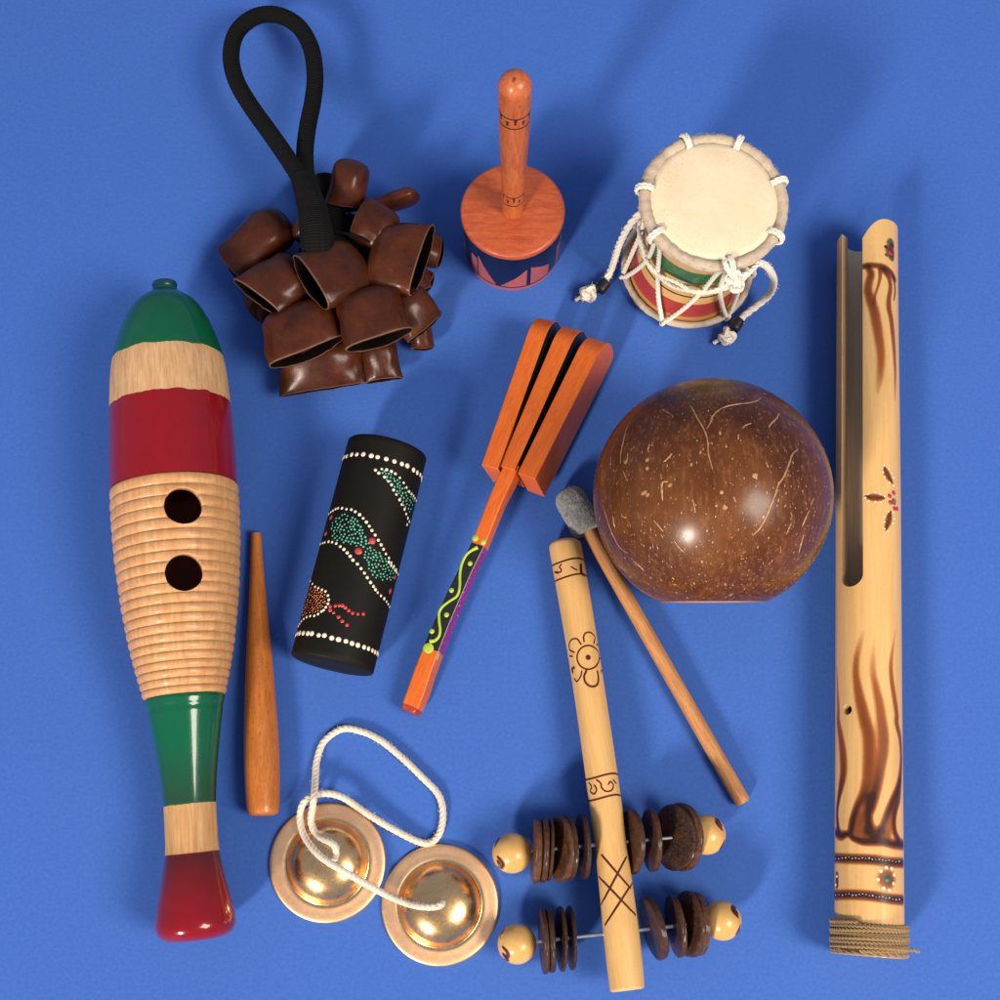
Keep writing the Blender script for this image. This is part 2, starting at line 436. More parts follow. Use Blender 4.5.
m_coco_in = paintmat('coconut_inside', (.10, .045, .02), .7)
m_coco_rim = paintmat('coconut_cut_rim', (.42, .22, .13), .6)
m_disc = N('nut_shell_disc')
def _dc():
    m = m_disc; a = m.noise(m.coords((1, 1, 1)), 160, 6, .7, .5); b = m.noise(m.coords((1, 1, 4)), 500, 4, .8)
    oi = m.n('ShaderNodeObjectInfo')
    c = m.ramp(m.math('MULTIPLY_ADD', m.math('SUBTRACT', oi.outputs['Random'], .5), .30, a), [(.25, (.016, .006, .003)), (.55, (.070, .024, .009)), (.8, (.19, .075, .028))])
    c = m.mix(m.math('MULTIPLY', m.ramp(b, [(.5, 0), (.7, 1)]), .6), c, (.11, .05, .024))
    m.set(Base_Color=c, Roughness=.36, Coat_Weight=.25, Coat_Roughness=.18); m.b.inputs['Specular IOR Level'].default_value = .3; m.bump(m.math('ADD', a, b), .8, .0012)
_dc()
m_bead = wood('seed_bead', (.72, .44, .15), (.60, .33, .09), .33, (20, 20, 20), 3, coat=.4, bump=.05, burn=((.28, .07, .02), (.04, .012, .006)))
m_wire = N('galvanised_wire'); m_wire.set(Base_Color=(.55, .55, .53), Metallic=1.0, Roughness=.35)
m_brass = N('hammered_brass')
def _br():
    m = m_brass; a = m.noise(m.coords(), 60, 6, .65, .8); b = m.noise(m.coords(), 500, 4, .7); s = m.noise(m.coords((1, 1, 1)), 140, 6, .75, 1.5)
    c = m.ramp(a, [(.3, (.82, .46, .18)), (.7, (.95, .62, .29))])
    c = m.mix(m.ramp(s, [(.58, 0), (.70, .8)]), c, (.20, .10, .03))
    tc = m.n('ShaderNodeTexCoord'); gr = m.n('ShaderNodeVectorMath', operation='LENGTH'); mp = m.n('ShaderNodeMapping'); mp.inputs['Scale'].default_value = (1, 1, 0)
    m.l(tc.outputs['Object'], mp.inputs[0]); m.l(mp.outputs[0], gr.inputs[0])
    ring = m.math('SINE', m.math('MULTIPLY', m.math('ADD', gr.outputs['Value'], m.math('MULTIPLY', a, .0006)), 2*PI/.0011))
    rim = m.math('MULTIPLY_ADD', gr.outputs['Value'], 800, -17.2, clamp=True)
    c = m.mix(m.math('MULTIPLY', rim, .75), c, m.mix(a, (.92, .48, .24), (1.0, .66, .38)))
    m.set(Base_Color=c, Metallic=1.0, Roughness=m.math('ADD', m.math('MULTIPLY', rim, .20), m.math('MULTIPLY_ADD', b, .18, .16)))
    m.bump(m.math('ADD', m.math('MULTIPLY', ring, .015), m.math('ADD', a, m.math('MULTIPLY', b, .3))), .16, .0006)
_br()
# ================================================================== the setting
def backdrop():
    m = N('blue_paper'); v = m.coords()
    a = m.noise(v, 9, 5, .6); f = m.noise(v, 520, 3, .65); g = m.noise(v, 90, 4, .6)
    c = m.mix(a, (.030, .100, .395), (.037, .114, .425))
    c = m.mix(m.math('MULTIPLY_ADD', g, .6, .15), c, m.mix(f, (.011, .058, .30), (.066, .174, .495)))
    m.set(Base_Color=c, Roughness=.75, Sheen_Weight=.08); m.b.inputs['Specular IOR Level'].default_value = .3
    m.bump(m.math('ADD', f, m.math('MULTIPLY', g, 1.5)), .25, .0004)
    mb = MB(); n = 40; s = 3.2
    v = []; f = []
    for i in range(n+1):
        for j in range(n+1): v.append(((i/n-.5)*s, (j/n-.5)*s+.3, 0))
    for i in range(n):
        for j in range(n): a = i*(n+1)+j; f.append((a, a+n+1, a+n+2, a+1))
    mb.add(v, f); o = link('ground', mb.mesh('ground', [m.mat])); o['kind'] = 'structure'
    o['label'] = 'plain matt blue paper sheet under the instruments'
backdrop()
# ================================================================== 1 fish shaped guiro
def guiro():
    za, zb = .0385, .0215
    pa, pb = (165, 293), (196.5, 940)
    rows = [(157+8, 291, 13), (165, 293, 15), (165.5, 297, 22), (166.5, 306, 33), (168, 320, 42), (169, 340, 50.5), (170, 365, 57), (171.5, 400, 60.5),
            (173, 440, 62.8), (174.5, 480, 64), (176, 520, 64.3), (177.5, 560, 62.5), (179.5, 600, 59), (181, 640, 53.5), (182.5, 670, 47.5), (183.7, 693, 42),
            (184.5, 712, 38), (186, 740, 33.5), (187.8, 770, 29.5), (189.5, 802, 26.7), (191, 830, 26.5), (192.3, 850, 27.2), (193.8, 875, 31.5), (195, 900, 37), (196, 917, 40.3), (196.4, 927, 40.5), (196.6, 935, 37)]
    A, B, D, pr = fit_profile(pa, za, pb, zb, rows)
    ang = -.045                                             # rows are level in the picture
    M = frame(A, B)
    L = (B-A).length
    ss = np.array([p[0] for p in pr]); rr = np.array([p[1] for p in pr]); o_ = np.argsort(ss); ss, rr = ss[o_], rr[o_]
    def s_at(y):                                            # s of the silhouette row at picture y
        cx = np.interp(y, [r[1] for r in rows], [r[0] for r in rows]); hw = np.interp(y, [r[1] for r in rows], [r[2] for r in rows])
        return (line_ray(A, D, cx-hw, y)[0]+line_ray(A, D, cx+hw, y)[0])/2
    c = smooth_curve(np.stack([ss, rr, 0*ss], 1), 600); R = lambda s: float(np.interp(s, c[:, 0], c[:, 1]))
    sa, sb = s_at(487.5), s_at(697)
    s0, s1 = ss[0], ss[-1]
    root = thing('guiro', 'long fish shaped wooden guiro in green, red and pale bands with carved ridges', 'guiro', (M.translation.x, M.translation.y, 0))
    def rng(a, b, n): return [(a+(b-a)*i/(n-1), R(a+(b-a)*i/(n-1))) for i in range(n)]
    # body: nose and painted bands
    body = [(s0-.0018, 0), (s0-.0018, R(s0)*.86), (s0-.001, R(s0)*.97), (s0+.0003, R(s0))]+rng(s0+.001, sa-.0002, 70)+[(sa, R(sa)*.97), (sa, R(sa)-.005), (sa-.02, R(sa)-.007), (s0+.01, .004), (s0+.008, 0)]
    sg = [s_at(361), s_at(404), s_at(380)]
    z0 = s0-.003
    mat = banded('guiro_painted_body', .7, [(0, GREEN), (.0, GREEN)], .25, .6)
    L_ = .4
    mat = banded('guiro_painted_body', L_, [(0, GREEN), (s_at(359), PALE), (s_at(404), RED)], .28, .6, .003, woodbands=(1,))
    mb = MB(); lathe(mb, body, 128); me = mb.mesh('body', [mat.mat], sharp=50); link('body', me, root, M)
    # nose button
    mb = MB(); q = s0-.0018
    lathe(mb, [(q-.0032, 0), (q-.0034, .0035), (q-.003, .0062), (q-.0018, .0068), (q-.0006, .0064), (q+.0015, .0062), (q+.002, 0)], 48)
    link('end_button', mb.mesh('end_button', [paintmat('dark_green_paint', (.003, .05, .06), .35).mat]), root, M)
    # ridged barrel, hollow
    nr = 22; ys = [487.5]
    for i in range(nr): ys.append(ys[-1]+ (11.0-3.3*(i/(nr-1))**1.5))
    k = (697-487.5)/(ys[-1]-487.5); ys = [487.5+(y-487.5)*k for y in ys]
    outer = []
    for i in range(nr):
        a, b = s_at(ys[i]), s_at(ys[i+1])
        for j in range(11):
            t = j/11; s = a+(b-a)*t
            outer.append((s, R(s)+.0004-.0011*(1-math.sin(PI*t)**.5)))
    outer.append((sb, R(sb)-.0008)); a_, b_ = outer[0][0], outer[-1][0]
    inner = [(a_+(b_-a_)*i/29, R(a_+(b_-a_)*i/29)-.0052) for i in range(30)][::-1]
    def wob(s, a): return 1+.006*mnoise.noise((math.cos(a)*1.5, math.sin(a)*1.5, s*260))+.003*mnoise.noise((math.cos(a)*6, math.sin(a)*6, s*700))
    mb = MB(); no = len(outer)
    lathe(mb, outer+inner, 150, m=lambda i: 0 if i < no-1 else 1, rfun=wob, closed=True)
    o = link('ridged_barrel', mb.mesh('ridged_barrel', [m_ridge.mat, m_inside.mat], sharp=70), root, M)
    Mi = world_of(o)
    bv = bvh_of(o.data, Mi)
    for (hx, hy, hr) in ((183.5, 505.5, 19.4), (184.3, 572, 19.2)):
        p, n = hit(bv, hx, hy)
        n = Vector((D.cross(Vector((0, 0, 1))).dot(p-A), 0, 0)); s = (p-A).dot(D); n = (p-(A+D*s)).normalized()
        r = dist_pt(p, hx+hr, hy)
        c_ = MB(); lathe(c_, [(-.012, 0), (-.012, r), (.012, r), (.012, 0)], 56)
        co = link('cutter', c_.mesh('cutter', [m_ridge.mat]), None, frame(p, p+n, up=D))
        boolean(o, co)
    # handle: green neck, bare band, red knob
    hp = [(sb-.002, 0), (sb-.002, R(sb)-.006), (sb, R(sb)-.0055), (sb+.0002, R(sb)-.0006)]+rng(sb+.0008, s1-.0008, 90)+[(s1+.0004, R(s1)*.93), (s1+.0018, R(s1)*.8), (s1+.0022, R(s1)*.55), (s1+.0022, 0)]
    hm = banded('guiro_painted_handle', L_, [(0, GREEN), (s_at(803), (.60, .34, .14)), (s_at(850), RED)], .2, .8, .001, woodbands=(1,))
    mb = MB(); lathe(mb, hp, 112); me = mb.mesh('handle', [hm.mat], sharp=50)
    for v in me.vertices:                                  # lightly turned groove below the ridges
        s = v.co.z; g = math.exp(-((s-s_at(708))/.0007)**2)*.0005; r = math.hypot(v.co.x, v.co.y)
        if r > .01: v.co.x *= (r-g)/r; v.co.y *= (r-g)/r
    ringp = lambda y, st: ([A+D*s_at(y)], R(s_at(y))*1.0, st)
    n = len(me.vertices); at = me.attributes.new('burn', 'FLOAT', 'POINT')
    val = []
    for v in me.vertices:
        s = v.co.z; a = 0
        if s > s_at(852.5): a = .85*max(0, 1-(s-s_at(852.5))/(s_at(905)-s_at(849)))**1.2
        elif s < s_at(803): a = .45*max(0, (s-s_at(745))/(s_at(803)-s_at(745)))
        val.append(a)
    at.data.foreach_set('value', val)
    link('handle', me, root, M)
guiro()
# ================================================================== 2 scraper stick
def scraper():
    rows = [(256, 534, 5.2), (257, 560, 6.5), (258, 600, 9), (259.3, 640, 12), (260.5, 680, 14.6), (261.5, 720, 16.8), (262.2, 750, 17.8), (262.6, 775, 17.8), (262.9, 800, 16.9), (263, 811, 16)]
    A, B, D, pr = fit_profile((256, 534), .0036, (263, 812), .0088, rows)
    M = frame(A, B); c = smooth_curve([(s, r, 0) for s, r in pr], 60); prof = [(float(a), float(b)) for a, b, _ in c]
    s0, r0 = prof[0]; s1, r1 = prof[-1]
    prof = [(s0-.0006, 0), (s0-.0006, r0*.7), (s0-.0001, r0*.95)]+prof+[(s1+.0015, r1*.93), (s1+.0023, r1*.7), (s1+.0024, 0)]
    mb = MB(); lathe(mb, prof, 48, rfun=lambda s, a: 1+.012*math.cos(4*a+.6))
    o = link('guiro_scraper', mb.mesh('guiro_scraper', [m_scraper.mat], sharp=45), None, M)
    o['label'] = 'tapered orange brown wooden stick lying just right of the long ridged instrument'; o['category'] = 'stick'
scraper()
# ================================================================== 3 seed pod rattle
def pod_mesh(W, T, L, bow, seed, openness):
    rnd = random.Random(seed); NU, NT = 44, 22; mb = MB(); sh = rnd.uniform(-.15, .15)
    def pt(u, t, off=0.0):
        cx, cy = math.cos(u), math.sin(u)
        a = W/2*(1-(1-min(t/.36, 1))**3)**(1/3)*(.95+.05*t)
        b = T/2*(1-(1-min(t/.5, 1))**2.2)**(1/2.1)*(1-(1-openness)*max(0, (t-.35)/.65)**1.6)
        a = max(a-off, .0001); b = max(b-off, .0001)
        ex = .85+.35*max(0, t-.2)
        x = a*math.copysign(abs(cx)**.85, cx); y = b*math.copysign(abs(cy)**ex, cy)
        z = L*t*(1+sh*x/W)-bow*(x/(W/2))**2*t
        w = .0005*mnoise.noise((x*70+seed, y*70, z*70))+.00035*mnoise.noise((x*260+seed, y*260, z*120))
        return (x*(1+w/(.006)), y+w*(1 if cy > 0 else -1), z+w)
    v = []; 
    for j in range(NT+1):
        for k in range(NU): v.append(pt(2*PI*k/NU, (j/NT)**1.35 if j else .004))
    f = []; mi = []
    for j in range(NT):
        for k in range(NU): k2 = (k+1) % NU; f.append((j*NU+k, j*NU+k2, (j+1)*NU+k2, (j+1)*NU+k)); mi.append(0)
    f.append(tuple(range(NU))[::-1]); mi.append(0)
    th = .0011; base = len(v)
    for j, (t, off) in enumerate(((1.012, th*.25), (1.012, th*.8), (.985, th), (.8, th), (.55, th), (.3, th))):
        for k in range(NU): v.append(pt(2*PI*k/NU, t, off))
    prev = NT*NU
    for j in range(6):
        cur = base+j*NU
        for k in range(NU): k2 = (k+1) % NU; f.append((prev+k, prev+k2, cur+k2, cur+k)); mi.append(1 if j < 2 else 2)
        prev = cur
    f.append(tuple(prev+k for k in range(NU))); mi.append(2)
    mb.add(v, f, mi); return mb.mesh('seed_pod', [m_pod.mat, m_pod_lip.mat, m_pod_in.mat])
def seed_rattle():
    root = thing('seed_pod_rattle', 'bunch of glossy brown seed pods on a black cord loop', 'rattle', tuple(P(335, 320, 0)))
    # A, B mouth ends; C closed end centre; T thickness; openness; bow
    pods = [
        ((325, 204, .034), (361, 213, .030), (347, 168, .038), .024, .5, .002),     # upper upright
        ((345, 235, .041), (366, 196, .041), (392, 224, .034), .020, .35, .002),     # tilted, seam left
        ((372, 203, .034), (379, 212, .014), (412, 198, .024), .009, .8, .001),     # finger like
        ((214, 250, .016), (240, 281, .020), (285, 236, .022), .022, .5, .003),     # far left
        ((237.5, 279, .039), (275, 316, .040), (291, 268, .030), .020, .45, .001),  # left mid slit
        ((291, 257, .050), (328, 307, .050), (358, 271, .036), .020, .62, .001),    # centre, open
        ((432, 226, .046), (413, 295, .046), (381, 256, .036), .021, .50, .001),    # right, open
        ((446, 236, .022), (438, 268, .020), (418, 240, .020), .020, .5, .002),     # right behind
        ((436, 274, .018), (424, 297, .018), (410, 275, .018), .016, .5, .002),
        ((271, 366, .036), (345, 343, .040), (300, 315, .032), .022, .46, .003),    # big lower left
        ((348, 350, .046), (411, 333, .046), (370, 300, .040), .022, .48, .002),    # lower centre
        ((408, 342, .031), (444, 316, .029), (408, 298, .034), .022, .40, .001),    # lower right
        ((282, 393, .012), (364, 385, .012), (318, 347, .017), .024, .35, .000),    # bottom
        ((366, 383, .011), (402, 377, .011), (380, 343, .014), .020, .40, .000),    # bottom right
        ((412, 350, .010), (434, 348, .010), (424, 322, .014), .016, .45, .001),    # small right
        ((288, 232, .020), (302, 246, .020), (306, 218, .022), .016, .5, .001),     # behind the stem
        ((240, 298, .012), (262, 324, .012), (276, 288, .018), .020, .5, .002),     # under left
        ((300, 336, .016), (350, 344, .016), (340, 296, .018), .024, .6, .002),
        ((390, 300, .022), (432, 290, .020), (396, 262, .026), .022, .6, .002),
        ((372, 262, .022), (402, 226, .026), (352, 236, .024), .020, .6, .002),
        ((330, 318, .020), (392, 318, .020), (360, 268, .022), .026, .6, .002),     # hidden filler
        ((262, 330, .016), (300, 352, .016), (300, 300, .020), .024, .6, .002),
    ]
    for i, (a, b, c, T, op, bow) in enumerate(pods):
        A, B, C = P(*a), P(*b), P(*c); Mx = (A+B)/2; W = (B-A).length*1.05; x = (B-A).normalized(); z = Mx-C
        z = z-x*z.dot(x); Lz = z.length*1.22; z.normalize(); y = z.cross(x)
        Cc = Mx-z*Lz
        M = Matrix(((x.x, y.x, z.x, Cc.x), (x.y, y.y, z.y, Cc.y), (x.z, y.z, z.z, Cc.z), (0, 0, 0, 1)))
        o = link('seed_pod', pod_mesh(W, T*1.12, Lz, bow, i*7+3, op), root, M)
    # loop and stem
    pts = [(317, 238, .040), (313, 213, .046), (306, 190, .046), (290, 162, .044), (270, 133, .038), (250, 105, .033), (236, 80, .029), (231, 55, .026), (237, 32, .023),
           (255, 17, .021), (277, 15, .021), (298, 26, .022), (311, 48, .024), (315, 75, .027), (313, 100, .030), (308, 125, .034), (305, 150, .038), (306, 175, .041), (311, 200, .043), (318, 236, .040)]
    w = [P(*p) for p in pts]; c = smooth_curve(w, 420)
    mb = MB(); sweep(mb, c, .0049, 24, rmod=lambda L: 1+.03*math.sin(L*2*PI/.0022))
    link('cord_loop', mb.mesh('cord_loop', [m_cord_black.mat]), root, Matrix.Identity(4))
    pts = [(302, 178, .047), (308, 195, .049), (313, 212, .050), (316, 230, .050), (318, 248, .046), (321, 264, .036), (324, 285, .020)]
    c = smooth_curve([P(*p) for p in pts], 120); rr = [.0062+.003*min(1, i/60) for i in range(120)]
    mb = MB(); sweep(mb, c, rr, 30, rmod=lambda L: 1+.015*math.sin(L*2*PI/.0013))
    link('cord_binding', mb.mesh('cord_binding', [m_cord_black.mat]), root, Matrix.Identity(4))
    # threads that tie each pod
    mb = MB(); rnd = random.Random(3); core = P(345, 268, .026)
    for i in range(26):
        a = Vector(core)+Vector((rnd.uniform(-.018, .022), rnd.uniform(-.022, .022), rnd.uniform(-.006, .012)))
        b = P(rnd.uniform(300, 405), rnd.uniform(225, 300), rnd.uniform(.016, .036)); mid = (a+b)/2+Vector((0, 0, rnd.uniform(0, .008)))
        sweep(mb, smooth_curve([a, mid, b], 14), rnd.uniform(.0008, .0013), 7)
    sweep(mb, smooth_curve([P(322, 240, .030), P(345, 262, .024), P(372, 290, .016)], 14), .009, 12)
    sweep(mb, smooth_curve([P(300, 262, .020), P(345, 262, .020), P(400, 250, .018)], 14), .008, 12)
    sweep(mb, smooth_curve([P(322, 182, .022), P(328, 205, .024), P(338, 235, .024), P(350, 262, .022)], 20), .0085, 14)
    sweep(mb, smooth_curve([P(345, 225, .018), P(372, 236, .018), P(400, 250, .016)], 14), .0075, 12)
    link('tying_thread', mb.mesh('tying_thread', [m_cord_black.mat]), root, Matrix.Identity(4))
seed_rattle()
# ================================================================== 4 drum shaped hand rattle
def hand_rattle():
    lo, hi = .01, .08
    for _ in range(40):                                     # lid height from where its foot shows
        h = (lo+hi)/2; c = P(512.8, 209.5, h); r = (dist_pt(c, 565.2, 211)+dist_pt(c, 460.6, 211))/2
        y = proj((c.x, c.y-r*.97, 0))[1]
        if y < 291: lo = h
        else: hi = h
    c = P(512.8, 209.5, h); r = (dist_pt(c, 565.2, 211)+dist_pt(c, 460.6, 211))/2
    print('rattle h', h, 'r', r)
    M = Matrix.Translation((c.x, c.y, 0))
    root = thing('hand_rattle', 'upright round wooden shaker with reddish lid and navy and pink painted sides', 'shaker', (c.x, c.y, 0))
    # painted side: fine grid so the painted triangles are crisp
    seg, nz = 360, 60; rb = r*.965; v = []; 
    tri = [(-135, .1, 1), (-127, .9, 1)]
    def colour(phi, t):                                     # phi deg from the side facing the foot of the picture, t 0 bottom..1 top
        if t < .08: return 1
        if t < .115: return 0
        if t > .90: return 0
        p = ((phi+180) % 120)-60                            # repeat every 120 deg
        # navy triangle hanging with its point at p=-17
        def edge(x0, t0, x1, t1): return t0+(t1-t0)*(p-x0)/(x1-x0)
        if p < -44: return 1 if (-58 < p and t < .62 and abs(p+51) < 5) else 0
        if p < -17: return 1 if t < edge(-46, .80, -17, .06) and p > -46+0 else 0
        if p < 17: return 1 if t < edge(-17, .08, 17, .62) else 0
        if p < 22: return 0
        if p < 48: return 1 if t < edge(22, .66, 48, .40) else 0
        return 0
    f = []; mi = []
    for j in range(nz+1):
        t = j/nz
        for k in range(seg):
            a = 2*PI*k/seg; rr = rb*(1-.012*(2*t-1)**2); v.append((rr*math.cos(a), rr*math.sin(a), t*(h-.0055)))
    for j in range(nz):
        for k in range(seg):
            k2 = (k+1) % seg; f.append((j*seg+k, j*seg+k2, (j+1)*seg+k2, (j+1)*seg+k))
            phi = math.degrees(2*PI*(k+.5)/seg)+90; phi = (phi+180) % 360-180
            mi.append(colour(phi, (j+.5)/nz))
    f.append(tuple(range(seg))[::-1]); mi.append(1); f.append(tuple(nz*seg+k for k in range(seg))); mi.append(0)
    mb = MB(); mb.add(v, f, mi); link('drum_body', mb.mesh('drum_body', [m_navy.mat, m_pink.mat], sharp=50), root, M)
    mb = MB(); a = h-.0055
    lathe(mb, [(a, 0), (a, r*.97), (a+.0008, r*.985), (a+.002, r), (h-.0014, r), (h-.0004, r-.0005), (h, r-.0018), (h+.0002, r*.5), (h+.0002, 0)], 128)
    link('lid', mb.mesh('lid', [m_redwood.mat], sharp=60), root, M)
    # handle
    A = Vector((c.x, c.y, h)); D = Vector((0, 0, 1))
    rows = [(216, 10.6), (200, 11.2), (180, 12.2), (160, 13.4), (140, 14.8), (120, 16.0), (105, 16.6), (92, 17.2)]
    pr = []
    for y, hw in rows:
        cx = 513+ (514.2-513)*(216-y)/130
        s1, r1 = line_ray(A, D, cx+hw, y); s2, r2 = line_ray(A, D, cx-hw, y); pr.append(((s1+s2)/2, (r1+r2)/2))
    print('handle', pr)
    s_, r_ = pr[-1]; pr = [(-.001, pr[0][1])]+pr
    cc = smooth_curve([(a, b, 0) for a, b in sorted(pr)], 120); prof = [(float(a), float(b)) for a, b, _ in cc]
    # dome so its outline tops out at picture y 68
    lo, hi = prof[-1][0]-.01, prof[-1][0]+.05
    for _ in range(40):
        sc = (lo+hi)/2; px, py = proj((c.x, c.y, h+sc))
        top = py-dist_pt(Vector((c.x, c.y, h+sc)), px, py+1)**0*r_/(CAMH-h-sc)*F_PX*.93
        if top > 68: lo = sc
        else: hi = sc
    prof = [p for p in prof if p[0] < sc]
    prof = prof+[(sc+r_*math.sin(t), r_*math.cos(t)) for t in np.linspace(0, PI/2-.001, 16)]; prof[-1] = (sc+r_, 0)
    prof = [(prof[0][0], 0)]+prof
    # more rows for the burnt rings
    P0 = np.array(prof[1:-1]); tt = np.linspace(P0[0, 0], P0[-1, 0], 330); prof = [prof[0]]+[(float(t), float(np.interp(t, P0[:, 0], P0[:, 1]))) for t in tt]+[prof[-1]]
    mb = MB(); lathe(mb, prof, 128); me = mb.mesh('handle', [m_redhandle.mat], sharp=60); MH = Matrix.Translation((c.x, c.y, h))
    bv = bvh_of(me, MH); st = []
    def ring(y, w):
        p, n = hit(bv, 513.5, y); z = p.z; rr = math.hypot(p.x-c.x, p.y-c.y)
        st.append(([(c.x+rr*math.cos(t), c.y+rr*math.sin(t), z) for t in np.linspace(0, 2*PI, 60)], w, .9)); return z, rr
    for ya, yb, wn, dd in ((120, 129.5, 12, .0009), (198.5, 206.5, 12, .0007)):
        z1, r1 = ring(ya, .0005); z2, r2 = ring(yb, .0005)
        for k in range(wn):
            a = -PI/2+2*PI*(k+.1)/wn; za, zb = (z1*.9+z2*.1, z1*.45+z2*.55) if k % 2 == 0 else (z1*.6+z2*.4, z1*.25+z2*.75)
            st.append(([(c.x+r1*math.cos(a), c.y+r1*math.sin(a), za), (c.x+r2*math.cos(a), c.y+r2*math.sin(a), zb)], [dd, dd*.5], .9))
    p, n = hit(bv, 514, 79.5); st.append(([p], .0010, 1))
    paint(me, MH, st, soft=.35); link('handle', me, root, MH)
    mb = MB(); p = Vector((c.x, c.y-rb*.99, 0))
    return
hand_rattle()
# ================================================================== 5 small double headed drum
def monkey_drum():
    best = None                                             # height and slight lean that put head and foot where they stand
    for zt_ in np.arange(.055, .110, .0005):
        T = P(713.8, 201.5, zt_)
        for dx in np.arange(-.15, .16, .01):
            Dd = Vector((dx, -.03, 1)); Bq = T-Dd*((zt_-.004)/Dd.z); q = proj(Bq); e = (q[0]-686.5)**2+(q[1]-267)**2
            if best is None or e < best[0]: best = (e, float(zt_), dx, T, Bq)
    e, zt, dx, T, Bq = best; print('drum fit', e, zt, dx)
    D = (T-Bq).normalized(); M = frame(Bq, T, up=(1, 0, 0)); H = (T-Bq).length
    rt = (dist_pt(T, 637.5, 200)+dist_pt(T, 790, 200))/2; rb = (dist_pt(Bq, 619.5, 268)+dist_pt(Bq, 753.5, 268))/2
    print('drum', T, Bq, H, rt, rb, 'lean', math.degrees(math.acos(D.z)))
    root = thing('rope_drum', 'small double headed drum with cream skin and white rope lacing', 'drum', (Bq.x, Bq.y, 0))
    R_t, R_b = rt-.0030, rb-.0020; zw = H*.52; rw = R_b*.80
    prof = [(z, rw+(R_b-.002-rw)*((zw-z)/zw)**1.25) for z in np.linspace(0, zw, 40)]+[(z, rw+(R_t-.002-rw)*((z-zw)/(H-zw))**1.25) for z in np.linspace(zw, H-.001, 40)[1:]]
    m = N('drum_paint'); tc = m.n('ShaderNodeTexCoord'); sp = m.n('ShaderNodeSeparateXYZ'); m.l(tc.outputs['Object'], sp.inputs[0])
    nz = m.noise(m.coords(), 160, 3); z = m.math('DIVIDE', m.math('ADD', sp.outputs[2], m.math('MULTIPLY', nz, .0006)), .1*H/.070)
    Y = (.70, .41, .125); RD = (.43, .038, .024); G = (.015, .15, .035); K = (.02, .015, .01)
    col = m.ramp(z, [(0, (.55, .25, .08)), (.050, RD), (.165, Y), (.225, K), (.237, Y), (.355, G), (.50, Y), (.6, RD)], 'CONSTANT')
    grain = m.noise(m.coords((60, 60, 8)), 8, 4)
    m.set(Base_Color=m.mix(.35, col, m.mix(grain, (.5, .5, .5), (1, 1, 1)), 'MULTIPLY'), Roughness=.4, Coat_Weight=.3)
    mb = MB(); lathe(mb, prof, 112); link('shell', mb.mesh('shell', [m.mat]), root, M)
    for nm, z0, Rr, up in (('drum_head', H, R_t, 1), ('drum_head', 0, R_b, -1)):
        mb = MB(); rs = Rr-.0026
        q_ = 1 if up > 0 else .5; lathe(mb, [(z0+up*.0022*q_, 0), (z0+up*.0022*q_, rs*.5), (z0+up*.0020*q_, rs*.9), (z0+up*.0014*q_, rs*.97), (z0+up*.0002, rs+.0002), (z0-up*.003, rs+.0015)], 112)
        hd = link(nm, mb.mesh(nm, [m_skin.mat], sharp=80), root, M)
        mb = MB(); c = [(Rr*math.cos(a), Rr*math.sin(a), z0-up*.0008) for a in np.linspace(0, 2*PI, 181)[:-1]]
        minor = .0031 if up > 0 else .0019
        rnd = random.Random(5); rad = [minor*(1+.07*math.sin(i*.35)+.05*math.sin(i*1.1)+rnd.uniform(-.06, .06)) for i in range(180)]
        sweep(mb, c, rad, 16, closed=True)
        for _ in range(260 if up > 0 else 60):                    # stray hide hairs
            a = rnd.uniform(0, 2*PI); b = rnd.uniform(-.6, 2.2); q = Vector(((Rr+minor*math.cos(b))*math.cos(a), (Rr+minor*math.cos(b))*math.sin(a), z0-up*.0008+up*minor*math.sin(b)))
            o_ = Vector((math.cos(b)*math.cos(a), math.cos(b)*math.sin(a), up*math.sin(b))); tg = Vector((-math.sin(a), math.cos(a), 0))*rnd.uniform(-.003, .003)
            sweep(mb, [q-o_*.0003, q+o_*.0004+tg*.5, q+o_*rnd.uniform(.0001, .0010)+tg], .00007, 3)
        link('rim', mb.mesh('rim', [m_hide.mat]), hd, M)
    # lacing: seven V turns pinched by a cord round the waist
    def cyl(r, a, z): return M @ Vector((r*math.cos(a), r*math.sin(a), z))
    tops = []
    for px, py in ((683, 139), (740, 140), (782, 181), (774, 233), (733, 272), (655, 236), (640, 190)):
        q = M.inverted() @ P(px, py, zt); tops.append(math.atan2(q.y, q.x))
    tops.sort(); n = len(tops); zk = H*.50; rk = rw+.0022
    mb = MB(); kb = MB()
    for i, a in enumerate(tops):
        b = tops[(i+1) % n]; b = b if b > a else b+2*PI; am = (a+b)/2
        for s, e in ((a, am), (b, am)):
            s_, e_ = s+(.04 if e > s else -.04), e+(.04 if s > e else -.04)
            pin = s+(e-s)*.30
            rope(mb, [cyl(R_t-.0005, s_, H-.006), cyl((R_t+rk)/2-.0005, s_*.7+pin*.3, (H+zk)/2+.004), cyl(rk+.001, pin, zk), cyl((R_b+rk)/2+.0008, (pin+e_)/2, zk*.5), cyl(R_b+.0014, e_, .004)], .0014, seg=6, relief=.4)
        # bottom wrap
        wr = [cyl(R_b+.0028*math.cos(t)+.0002, am+.045*math.sin(t*.5), .0010+.0028*math.sin(t)) for t in np.linspace(-1.2, 1.9, 9)]
        kb = MB(); rope(kb, wr, .0011, seg=6); link('lower_rim_tie', kb.mesh('lower_rim_tie', [m_cotton_w.mat]), root, Matrix.Identity(4))
        kb = MB()
        # top wrap over the rim
        for off in (-.020, .020):
            wr = [cyl(R_t+.0046*math.cos(t), a+off, H-.0008+.0046*math.sin(t)) for t in np.linspace(-1.2, 2.6, 11)]
            rope(kb, wr, .00115, seg=6)
